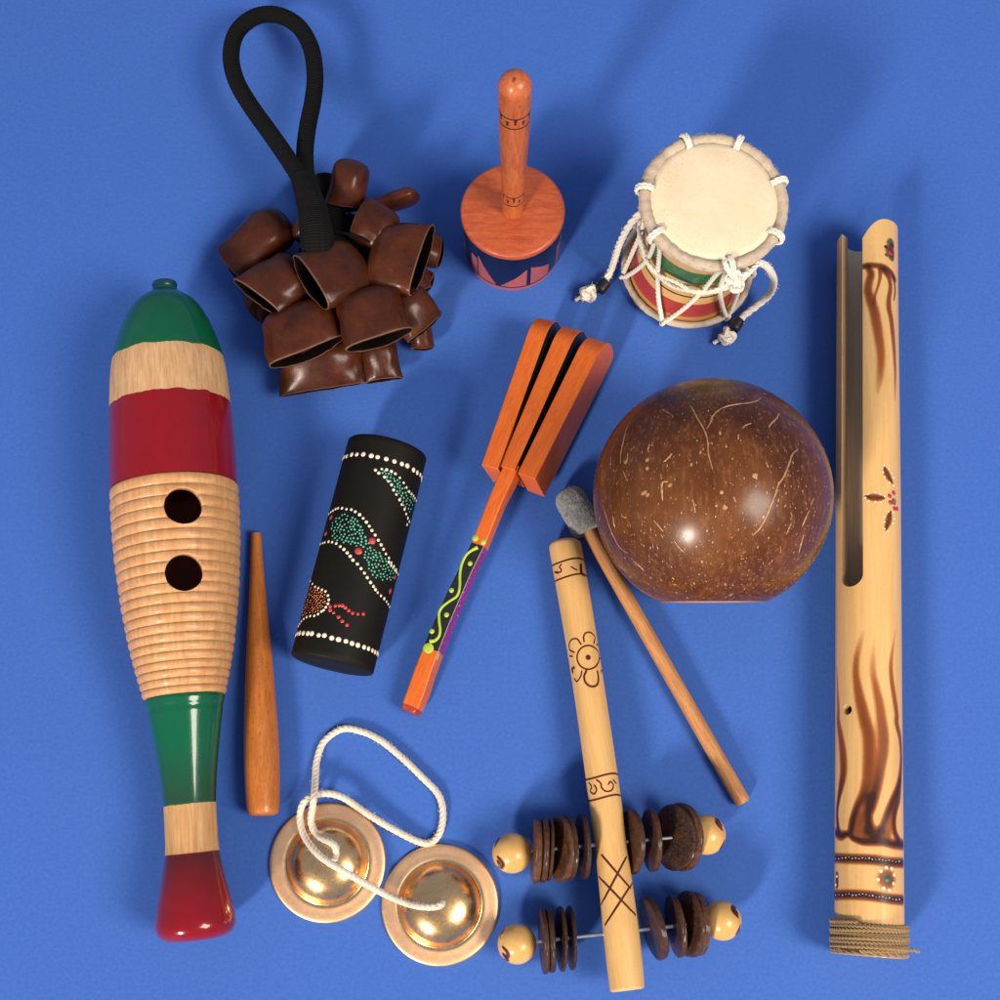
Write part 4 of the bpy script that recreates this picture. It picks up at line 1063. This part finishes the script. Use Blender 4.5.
    discs = [[(536, 850.8, -12, 4, .0044, 33), (543.5, 850.5, -12, 4, .0036, 33.5), (549.5, 849.5, -13, 4, .0022, 32.5), (560, 848.8, -9, 22, .0042, 34), (567.5, 848, -8, 14, .0030, 33.5), (582.5, 846.5, -8, 8, .0030, 33.5), (631, 842, -9, 16, .0040, 33), (651, 840.2, -8, 10, .0036, 32.5), (675, 838.2, -6, 34, .0042, 33.5), (682, 837.6, -8, 28, .0040, 34)],
             [(543.5, 940.8, -8, 4, .0032, 34), (550, 940, -8, 3, .0034, 34), (561, 938.8, -10, 7, .0022, 34), (570.5, 937.5, -9, 6, .0022, 34), (653.5, 928, 3, 10, .0050, 34), (675.5, 925.5, -4, 8, .0034, 33), (689, 924, -10, 20, .0040, 34.5), (697, 923, -10, 12, .0040, 33)]]
    for wi, (a, b, _) in enumerate(wires):
        Aw, Bw = P(*a, zw-.001), P(*b, zw-.001); dw = (Bw-Aw).normalized()
        mb = MB(); sweep(mb, [Aw.lerp(Bw, t) for t in np.linspace(0, 1, 12)], .0010, 12)
        link('wire', mb.mesh('wire', [m_wire.mat]), root, Matrix.Identity(4))
        for ei, e in enumerate((Aw, Bw)):
            rr = dist_pt(e, *((a[0], a[1]+20.6) if ei == 0 else (b[0], b[1]+20.4)))
            mb = MB(); hole = .0016
            pf = [(rr*math.cos(t), rr*math.sin(t)) for t in np.linspace(0.12, PI-.12, 48)][::-1]
            lathe(mb, [(pf[0][0]+.003, 0)]+pf+[(pf[-1][0]-.003, 0)], 72)
            Mb = frame(e, e+dw); meb = mb.mesh('bead', [m_bead.mat]); out = -dw if ei == 0 else dw
            # scorched hook marks round the outer end
            sb = []; rnd = random.Random(wi*2+ei); u = out.cross(Vector((0, 0, 1))).normalized(); w2 = out.cross(u)
            for k in range(6):
                an = k*PI/3+rnd.uniform(-.2, .2)+.3
                pts = []
                for t in np.linspace(0, 1, 7):
                    th = .62+.30*math.sin(t*PI*.9)+.08*k % .2; ph = an+.75*t*(1 if k % 2 else -1)
                    dr = out*math.cos(th)+(u*math.cos(ph)+w2*math.sin(ph))*math.sin(th); pts.append(e+dr*rr)
                sb.append((pts, [.0007+.0006*abs(math.sin(t*3)) for t in range(7)], .95))
            paint(meb, Mb, sb, soft=.5); link('bead', meb, root, Mb)
        for di, (px, py, yaw, face, th, hh) in enumerate(discs[wi]):
            # centre on the wire
            d_ = Aw.lerp(Bw, ((px-a[0])/(b[0]-a[0])))
            rr = dist_pt(d_, px, py+hh*.985)
            n = Matrix.Rotation(math.radians(-yaw-5 if False else yaw+5), 3, 'Z') @ dw
            side = n.cross(Vector((0, 0, 1))).normalized()
            n = Matrix.Rotation(math.radians(face), 3, Vector((0, 1, 0))) @ n
            n = n.normalized(); sd = wi*20+di
            nose = lambda s, a, q=sd: 1+.03*mnoise.noise((math.cos(a)*1.5+q*3.1, math.sin(a)*1.5, s*120))+.012*mnoise.noise((math.cos(a)*9+q, math.sin(a)*9, s*900))-.07*max(0, mnoise.noise((math.cos(a)*3+q*1.7, math.sin(a)*3, s*300))-.28)
            t2 = th/2; t2 *= .86; pf = [(-t2, 0), (-t2, rr*.2), (-t2, rr*.55), (-t2*.96, rr*.9), (-t2*.85, rr*.965), (-t2*.6, rr*.997), (-t2*.25, rr*.984), (t2*.1, rr*.999), (t2*.4, rr*.982), (t2*.7, rr*.985), (t2*.95, rr*.945), (t2*1.12, rr*.82), (t2*1.2, rr*.4), (t2*1.2, 0)]
            mb = MB(); lathe(mb, pf, 72, rfun=nose)
            link('disc', mb.mesh('disc', [m_disc.mat], sharp=50), root, frame(d_, d_+n))
disc_rattle()
# ================================================================== 11 split bamboo tube
def bamboo():
    z = .0182; A = P(867.2, 231, z); B = P(869.3, 956, z); D = (B-A).normalized(); L = (B-A).length; M = frame(A, B)
    def fr(y): return line_ray(A, D, 868, y)[0]
    R = lambda s: float(np.interp(s, [fr(300), fr(500), fr(700), fr(880)], rs))
    rs = [(line_ray(A, D, a, y)[1]+line_ray(A, D, b, y)[1])/2 for a, b, y in ((834.2, 896.3, 300), (834.4, 899.8, 500), (835.3, 902.3, 700), (834.2, 904, 880))]
    print('bamboo', rs, z)
    th = .0048; nS, nA = 620, 150
    outer = [(s, R(s)) for s in np.linspace(-.004, L, nS)]; inner = [(s, R(s)-th) for s in np.linspace(L, -.004, 60)]
    mb = MB(); lathe(mb, outer+inner, nA, m=lambda i: 0 if i < nS-1 else (1 if i > nS-1 and i < nS+59 else 2), closed=True, rfun=lambda s, a: 1+.01*mnoise.noise((math.cos(a)*.8, math.sin(a)*.8, s*9)))
    o = link('bamboo', mb.mesh('tube', [m_bamboo.mat, m_bamboo_in.mat, m_bamboo_cut.mat], sharp=60), None, M)
    bv = bvh_of(o.data, M)
    # slot: a slab through the axis
    pL, nL = hit(bv, 841.3, 500); pR, nR = hit(bv, 862.8, 500)
    rad = lambda p: (p-A-D*((p-A).dot(D)))
    dl, dr = rad(pL).normalized(), rad(pR).normalized(); dirv = (dl+dr).normalized(); wv = D.cross(dirv).normalized()
    half = abs((rad(pR)-rad(pL)).dot(wv))/2; off = ((rad(pR)+rad(pL))/2).dot(wv)
    pe, _ = hit(bv, 852, 586.5); se = (pe-A).dot(D)
    print('slot', half, off, se)
    out = [(-.03, -half), (se-half, -half)]+[(se-half+half*math.sin(t), -half*math.cos(t)) for t in np.linspace(0, PI, 25)][1:-1]+[(se-half, half), (-.03, half)]
    def prism(pts, depth):
        v = []; n = len(pts)
        for sg in (-1, 1):
            for s, w in pts: v.append(A+D*s+wv*w+dirv*(sg*depth))
        f = [tuple(range(n))[::-1], tuple(n+i for i in range(n))]+[(i, (i+1) % n, n+(i+1) % n, n+i) for i in range(n)]
        bm = bmesh.new(); vs = [bm.verts.new(q) for q in v]; [bm.faces.new([vs[a] for a in q]) for q in f]; bmesh.ops.recalc_face_normals(bm, faces=bm.faces)
        me = bpy.data.meshes.new('cutter'); bm.to_mesh(me); bm.free(); me.materials.append(m_bamboo_cut.mat); return link('cutter', me)
    pz = prism([(s, w+off) for s, w in out], .04)
    for v_ in pz.data.vertices:                            # the slot opens the front wall only
        d_ = (v_.co-A).dot(dirv)
        if d_ < 0: v_.co += dirv*(-d_)
    boolean(o, pz)
    # rounded tips of the two tines
    Rr = rs[0]+.0012; arch = []
    for w in np.linspace(-Rr, Rr, 41):
        t = w*(1 if wv.x > 0 else -1); o2_ = off*(1 if wv.x > 0 else -1); e = o2_+half
        if t > e: s = .0135*(1-min(1, (t-e)/(Rr*.95-e)))**1.8
        else: s = .0062+.0075*max(0, (t-(o2_-half))/(2*half))**1.2+.003*max(0, ((o2_-half)-t)/(Rr+o2_-half))
        arch.append((s, w))
    boolean(o, prism([(-.03, -Rr-.01), (arch[0][0], -Rr-.01)]+arch+[(arch[-1][0], Rr+.01), (-.03, Rr+.01)], .04))
    # small finger hole
    ph, nh = hit(bv, 847.5, 709.5); c_ = MB(); lathe(c_, [(-.008, 0), (-.008, .0025), (.008, .0025), (.008, 0)], 32)
    cm = c_.mesh('cutter', [m_bamboo_cut.mat]); boolean(o, link('cutter', cm, None, frame(ph, ph+(ph-A-D*((ph-A).dot(D))), up=D)))
    me = o.data; bpy.data.objects.remove(o)
    root = thing('bamboo_buzzer', 'long split bamboo tube with scorched flame marks and twine round its foot', 'bamboo instrument', tuple(P(868, 600, 0)))
    st = []
    def H(x, y): return hit(bv, x, y)[0]
    def stroke(pts, w, s):                                  # pts px; w in px, s strength per point
        n = len(pts); c = smooth_curve([(x, y, a, b) for (x, y), a, b in zip(pts, w if hasattr(w, '__len__') else [w]*n, s if hasattr(s, '__len__') else [s]*n)], n*6)
        st.append(([H(x, y) for x, y, _, _ in c], [max(.0003, q[2]*.00064) for q in c], [max(0, min(1, q[3])) for q in c]))
    # flames at the foot (picture offsets: zoom of 820,720 at 7.14)
    Z4 = lambda pts: zz((820, 720), 7.143, pts); Z3 = lambda pts: zz((820, 600), 8.333, pts)
    stroke(Z3([(360, 260), (330, 370), (305, 480), (298, 600), (312, 720), (335, 840)])+Z4([(320, 0), (345, 100), (352, 200), (350, 320), (342, 420), (318, 520), (268, 620), (238, 700), (222, 790)]),
           [2, 2.4, 2.8, 3, 3.4, 4, 4.4, 4.6, 4.6, 4.6, 4.2, 3.6, 3, 2.6, 2.6], [.12, .3, .42, .48, .55, .62, .68, .7, .7, .7, .7, .82, .9, .95, .95])
    stroke(Z3([(450, 330), (440, 480), (442, 600), (465, 720), (495, 860)])+Z4([(440, 0), (452, 110), (450, 220), (432, 330), (415, 420), (390, 520), (362, 600), (345, 690), (352, 770)]),
           [1.6, 2.4, 2.8, 3.2, 3.8, 4.2, 4.6, 4.4, 4.0, 3.8, 3.8, 3.4, 3, 3.4], [.1, .25, .36, .45, .52, .58, .64, .66, .7, .8, .9, .95, .95, .95])
    stroke(Z3([(635, 240), (610, 380), (592, 520), (595, 640), (615, 780), (640, 950)])+Z4([(548, 20), (572, 130), (580, 260), (575, 380), (558, 480), (530, 560), (490, 650), (455, 740), (440, 790)]),
           [1.2, 1.6, 2.2, 2.4, 2.6, 2.8, 2.8, 2.8, 2.8, 2.8, 3, 3.2, 2.8, 2.4, 2.4], [.12, .3, .42, .5, .55, .62, .66, .7, .72, .8, .88, .92, .9, .85, .9])
    stroke(Z3([(140, 560), (146, 740), (152, 900)])+Z4([(130, 10), (148, 130), (162, 250), (165, 370), (150, 470), (133, 560), (122, 650), (125, 740), (135, 810)]),
           [1.2, 1.8, 2.4, 3, 3.4, 3.8, 3.6, 3.2, 2.4, 2.2, 2.2, 2.4], [.3, .42, .5, .58, .66, .7, .75, .85, .9, .92, .95, .95])
    stroke(Z4([(575, 430), (560, 560), (538, 640), (528, 720), (535, 800), (560, 860)]), [2.5, 3, 2.6, 2.2, 2.4, 3], [.6, .8, .9, .9, .9, .9])
    stroke(Z4([(115, 805), (150, 825), (200, 815), (250, 850), (320, 868), (400, 862), (460, 870), (520, 885), (590, 890)]), [3.2, 3.4, 2.2, 2.2, 2.8, 3.4, 3, 3.2, 3.6], [.95]*9)
    stroke(Z4([(245, 830), (250, 760), (280, 690), (310, 650)]), [3, 5, 4, 2], [.5, .5, .5, .4]); stroke(Z4([(300, 840), (310, 760), (320, 680)]), [4, 5, 3.5], [.52, .5, .5])
    stroke(Z4([(345, 800), (400, 820), (430, 800)]), [4, 5.5, 4], [.92]*3); stroke(Z4([(470, 860), (485, 790), (505, 700), (515, 640)]), [3.4, 4, 3.4, 2], [.6, .5, .5, .5]); stroke(Z4([(360, 560), (350, 610)]), [4.5, 4.5], [.85, .85])
    # streaks under the tip
    Z1 = lambda pts: zz((820, 220), 10, pts)
    stroke(Z1([(415, 470), (480, 455), (560, 455), (640, 475), (710, 530), (745, 590)]), [2.2, 2.6, 2.3, 2.8, 3, 3], [.85, .85, .8, .85, .85, .8])
    stroke(Z1([(480, 470), (510, 540), (490, 620), (480, 700), (505, 800), (540, 900), (560, 1000)])+[(878.5, 335), (881, 355), (880, 375), (877.5, 392)], [2.4, 2.8, 3, 3.2, 3.6, 4, 4.2, 4.2, 4, 3.4, 2.2], [.85, .8, .72, .72, .72, .68, .64, .58, .5, .4, .2])
    stroke(Z1([(600, 490), (600, 580), (580, 660), (550, 760), (540, 830)]), [1.8, 1.5, 1.2, 1.2, 1.6], [.75, .6, .55, .5, .5])
    stroke(Z1([(640, 500), (690, 580), (705, 680), (690, 780), (690, 880), (710, 980)])+[(893, 335), (894.5, 355), (895.3, 375), (895, 400)], [2.8, 2.4, 2.2, 2.4, 2.8, 2.8, 2.8, 2.4, 2, 1.4], [.85, .75, .7, .7, .7, .68, .62, .55, .45, .25])
    stroke(Z1([(735, 560), (750, 700), (740, 800)]), [1.2, 1.2, 1], [.8, .8, .6])
    # dark bands
    Z5 = lambda pts: zz((820, 830), 7.143, pts)
    def ringband(yl, yr, w):
        st.append(([H(836, yl), H(845, yl+.4), H(852, (yl*2+yr)/3), H(868, (yl+yr)/2), H(884, (yl+2*yr)/3), H(893, yr-.6), H(901, yr)], w*.00052, .95))
    stroke(Z5([(105, 200), (200, 205), (300, 208), (400, 215), (500, 230), (590, 235)]), 3.3, .95); stroke(Z5([(105, 465), (200, 462), (300, 465), (400, 475), (500, 492), (590, 500)]), 3.3, .95)
    stroke(Z5([(100, 320), (100, 390)]), 2.5, .9)
    st.append(([H(*Z5([(480, 350)])[0])], .0042, .8))
    # petals
    Z2 = lambda pts: zz((820, 440), 6.25, pts)
    for pts in ([(405, 175), (420, 215), (450, 265)], [(285, 355), (340, 360), (400, 362)], [(410, 560), (430, 500), (440, 450)]): stroke(Z2(pts), [1.0, 2.9, 1.1], [.95, .8, .95])
    st.append(([H(*Z2([(462, 385)])[0])], .0016, .9))
    st.append(([H(890.5, 251)], .0032, .9)); st.append(([H(891, 243.5)], .0026, .9)); st.append(([H(891.5, 257)], .0022, .85))
    paint(me, M, st, soft=.75)
    to = link('tube', me, root, M); me.name = 'tube'
    mb = MB(); Mi = M.inverted(); R3 = Mi.to_3x3(); rnd = random.Random(6)
    def dot(x, y, r, m, h=.0003):
        p, n = hit(bv, x, y); dab(mb, Mi @ p, R3 @ n, r, h, m, 9)
    for c_, w_ in ((Z5([(110+i*24, 200+max(0, (i-9))*2.6+rnd.uniform(-6, 6)) for i in range(20)]), 1), (Z5([(112+i*24, 460+max(0, (i-8))*3.2+rnd.uniform(-6, 6)) for i in range(20)]), 1)):
        for x, y in c_: dot(x, y, .00042*rnd.uniform(.7, 1.25), 1)
    for x, y in Z5([(435, 293), (475, 268), (513, 275), (530, 320), (527, 382), (497, 430), (455, 415), (415, 353)]): dot(x, y, .00095, 0)
    for x, y in Z5([(120, 330), (112, 390)]): dot(x, y, .0009, 0)
    dot(*Z5([(482, 350)])[0], .0017, 2); dot(*Z5([(480, 352)])[0], .0008, 3, .0006)
    for x, y in Z2([(402, 155), (430, 180), (395, 200), (448, 205), (405, 230), (462, 235), (435, 265), (462, 285), (283, 360), (300, 335), (345, 325), (375, 335), (303, 380), (345, 385), (378, 388), (405, 352), (430, 445), (460, 450), (403, 480), (465, 490), (402, 510), (458, 520), (405, 555), (425, 570)]): dot(x, y, .00062, 0)
    for x, y in Z2([(435, 350), (460, 330), (440, 390), (465, 428), (482, 430)]): dot(x, y, .0015, 4)
    dot(*Z2([(466, 385)])[0], .0013, 3)
    for x, y, m_ in ((888.5, 242.5, 2), (891, 240.5, 2), (886, 247, 5), (890, 252.3, 4), (891, 254, 4), (892.5, 246, 5), (886.5, 255, 2), (892, 259, 2)): dot(x, y, .0013, m_)
    dots = mb.mesh('painted_dots', [m_dot_w.mat, paintmat('dot_blue_grey', (.30, .42, .48), .4).mat, paintmat('dot_dark_green', (.01, .10, .05), .4).mat, paintmat('dot_teal', (.03, .17, .14), .35).mat, paintmat('dot_crimson', (.42, .02, .05), .4).mat, m_tape.mat])
    nm = len(me.materials)
    for x in dots.materials: me.materials.append(x)
    bm = bmesh.new(); bm.from_mesh(me); k0 = len(bm.faces); bm.from_mesh(dots); bm.faces.ensure_lookup_table()
    for f_ in bm.faces[k0:]: f_.material_index += nm
    bm.to_mesh(me); bm.free()
    # twine round the foot
    mb = MB(); sa, sb = (H(868, 922)-A).dot(D), (H(868, 951)-A).dot(D); turns = 10; pts = []
    for i in range(turns*40+1):
        t = i/(turns*40); a = 2*PI*turns*t+.5; s = sa+(sb-sa)*t+.0004*math.sin(a*1.3); r = R(s)+.00125+.0004*math.sin(a*.7)
        pts.append(M @ Vector((r*math.cos(a), r*math.sin(a), s)))
    rope(mb, pts, .00108, pitch=.0042, strands=2, seg=7, n=1100, fuzz=.004)
    pts = []
    for i in range(60):
        t = i/59; a = 2*PI*1.3*t+1; s = sb+.0005+.0012*t; r = R(s)+.0008; pts.append(M @ Vector((r*math.cos(a), r*math.sin(a), s)))
    rope(mb, pts, .0012, strands=2, seg=6)
    e = [P(880, 949, .036), P(895, 948.5, .033), P(905, 949.5, .027), P(914, 950.5, .024), P(919, 952, .022)]
    rope(mb, e, .0009, strands=2, seg=6, fuzz=.0008)
    link('twine', mb.mesh('twine', [m_twine.mat]), root, Matrix.Identity(4))
    # inner node wall closes the foot
    mb = MB(); s = L-.012; lathe(mb, [(s, 0), (s, R(s)-th+.0001), (s+.002, R(s)-th+.0001), (s+.002, 0)], 60); link('node_wall', mb.mesh('node_wall', [m_bamboo_in.mat]), to, M)
bamboo()
# ================================================================== 12 pair of brass cymbals
def cymbals():
    root = thing('finger_cymbals', 'pair of domed brass finger cymbals joined by a white cord', 'cymbals', tuple(P(385, 860, 0)))
    out = []
    for cx, cy, hw, tilt in ((327.8, 862.5, 58.6, (0, 0)), (440.2, 904.5, 58.8, (0, 0))):
        c = P(cx, cy, .0008); r = (dist_pt(c, cx-hw, cy)+dist_pt(c, cx+hw, cy))/2; q = r/.031
        pf = [(0.0, .0308), (.0006, .0310), (.0015, .0309), (.0021, .0303), (.0024, .0290), (.0026, .0260), (.0028, .0236), (.0026, .0226), (.0029, .0216), (.0044, .0204), (.0068, .0187), (.0089, .0168), (.0107, .0145), (.0121, .0118), (.0131, .0088), (.0137, .0058), (.0140, .0032), (.0140, .0017), (.0128, .0013)]
        cc = smooth_curve([(a, b, 0) for a, b in pf], 90); o_ = [(float(a)*q, float(b)*q) for a, b, _ in cc]
        inn = [(a-.0011, b) for a, b in o_[::-1] if b > .0017*q and b < .0295*q]
        mb = MB(); lathe(mb, o_+[(.0105*q, .0013*q)]+inn+[(-.0002, .0300*q)], 140, closed=True)
        M = Matrix.Translation((c.x, c.y, .0003)) @ Matrix.Rotation(random.uniform(0, 3), 4, 'Z')
        link('cymbal', mb.mesh('cymbal', [m_brass.mat], sharp=50), root, M); out.append((c, q))
    z = .0142
    path = [(334, 862, .011), (336, 852, .0155), (334, 845, .017), (327, 840.5, .015), (316.5, 835, .0095), (311, 822, .0085), (312.5, 808, .011), (314, 797, .012), (315.5, 778, .005), (317, 760, .002), (324.5, 741, .002), (342, 729, .002), (360, 731, .002),
            (380, 740, .002), (404, 759.5, .002), (423, 778, .002), (438, 794, .002), (443, 811, .002), (440.5, 831, .002), (431, 842.5, .002), (417, 841, .0025), (391, 828, .004), (366, 813, .0055), (342, 797, .007), (322, 793.5, .0085), (305, 801, .0095), (300, 817, .0065), (304.5, 836, .0085), (320, 856, .016),
            (345, 872, .0175), (377, 890, .008), (402, 901.5, .0105), (422, 906.5, .0165), (436, 906.5, .0178), (441.5, 904, .0165), (441.5, 903.5, .011)]
    mb = MB(); rope(mb, [P(*p) for p in path], .00185, pitch=.008, seg=8, fuzz=.0012, relief=.34)
    link('cord', mb.mesh('cord', [m_cotton.mat]), root, Matrix.Identity(4))
cymbals()
# ================================================================== camera, lamps, world
def stage():
    cam = bpy.data.cameras.new('camera'); co = bpy.data.objects.new('camera', cam); COL.objects.link(co)
    co.location = CAM; co.rotation_euler = (TILT, 0, 0); cam.sensor_width = 36; cam.sensor_fit = 'HORIZONTAL'; cam.lens = 36*F_PX/1000
    cam.clip_start = .02; cam.clip_end = 20; scene.camera = co
    ctr = Vector((.0, .2, 0))
    def lamp(name, d, dist, size, power, col, size_y=None):
        d = Vector(d).normalized(); l = bpy.data.lights.new(name, 'AREA'); l.energy = power; l.color = col; l.shape = 'RECTANGLE'; l.size = size; l.size_y = size_y or size
        o = bpy.data.objects.new(name, l); COL.objects.link(o); o.location = ctr+d*dist; o.rotation_euler = d.to_track_quat('Z', 'Y').to_euler()
    lamp('key_lamp', (-.46, -.79, .52), 4.0, .46, 185, (1, .90, .78), .68)
    lamp('side_lamp', (.60, -.37, .76), 2.4, .85, 58, (1, .90, .78), .95)
    w = bpy.data.worlds.new('World'); scene.world = w; w.use_nodes = True
    bg = w.node_tree.nodes['Background']; bg.inputs[0].default_value = (.60, .71, 1, 1); bg.inputs[1].default_value = .45
    vs = scene.view_settings; vs.view_transform = 'Standard'; vs.look = 'None'; vs.exposure = 0; vs.gamma = 1; vs.use_curve_mapping = False
    scene.render.engine = 'CYCLES'
stage()
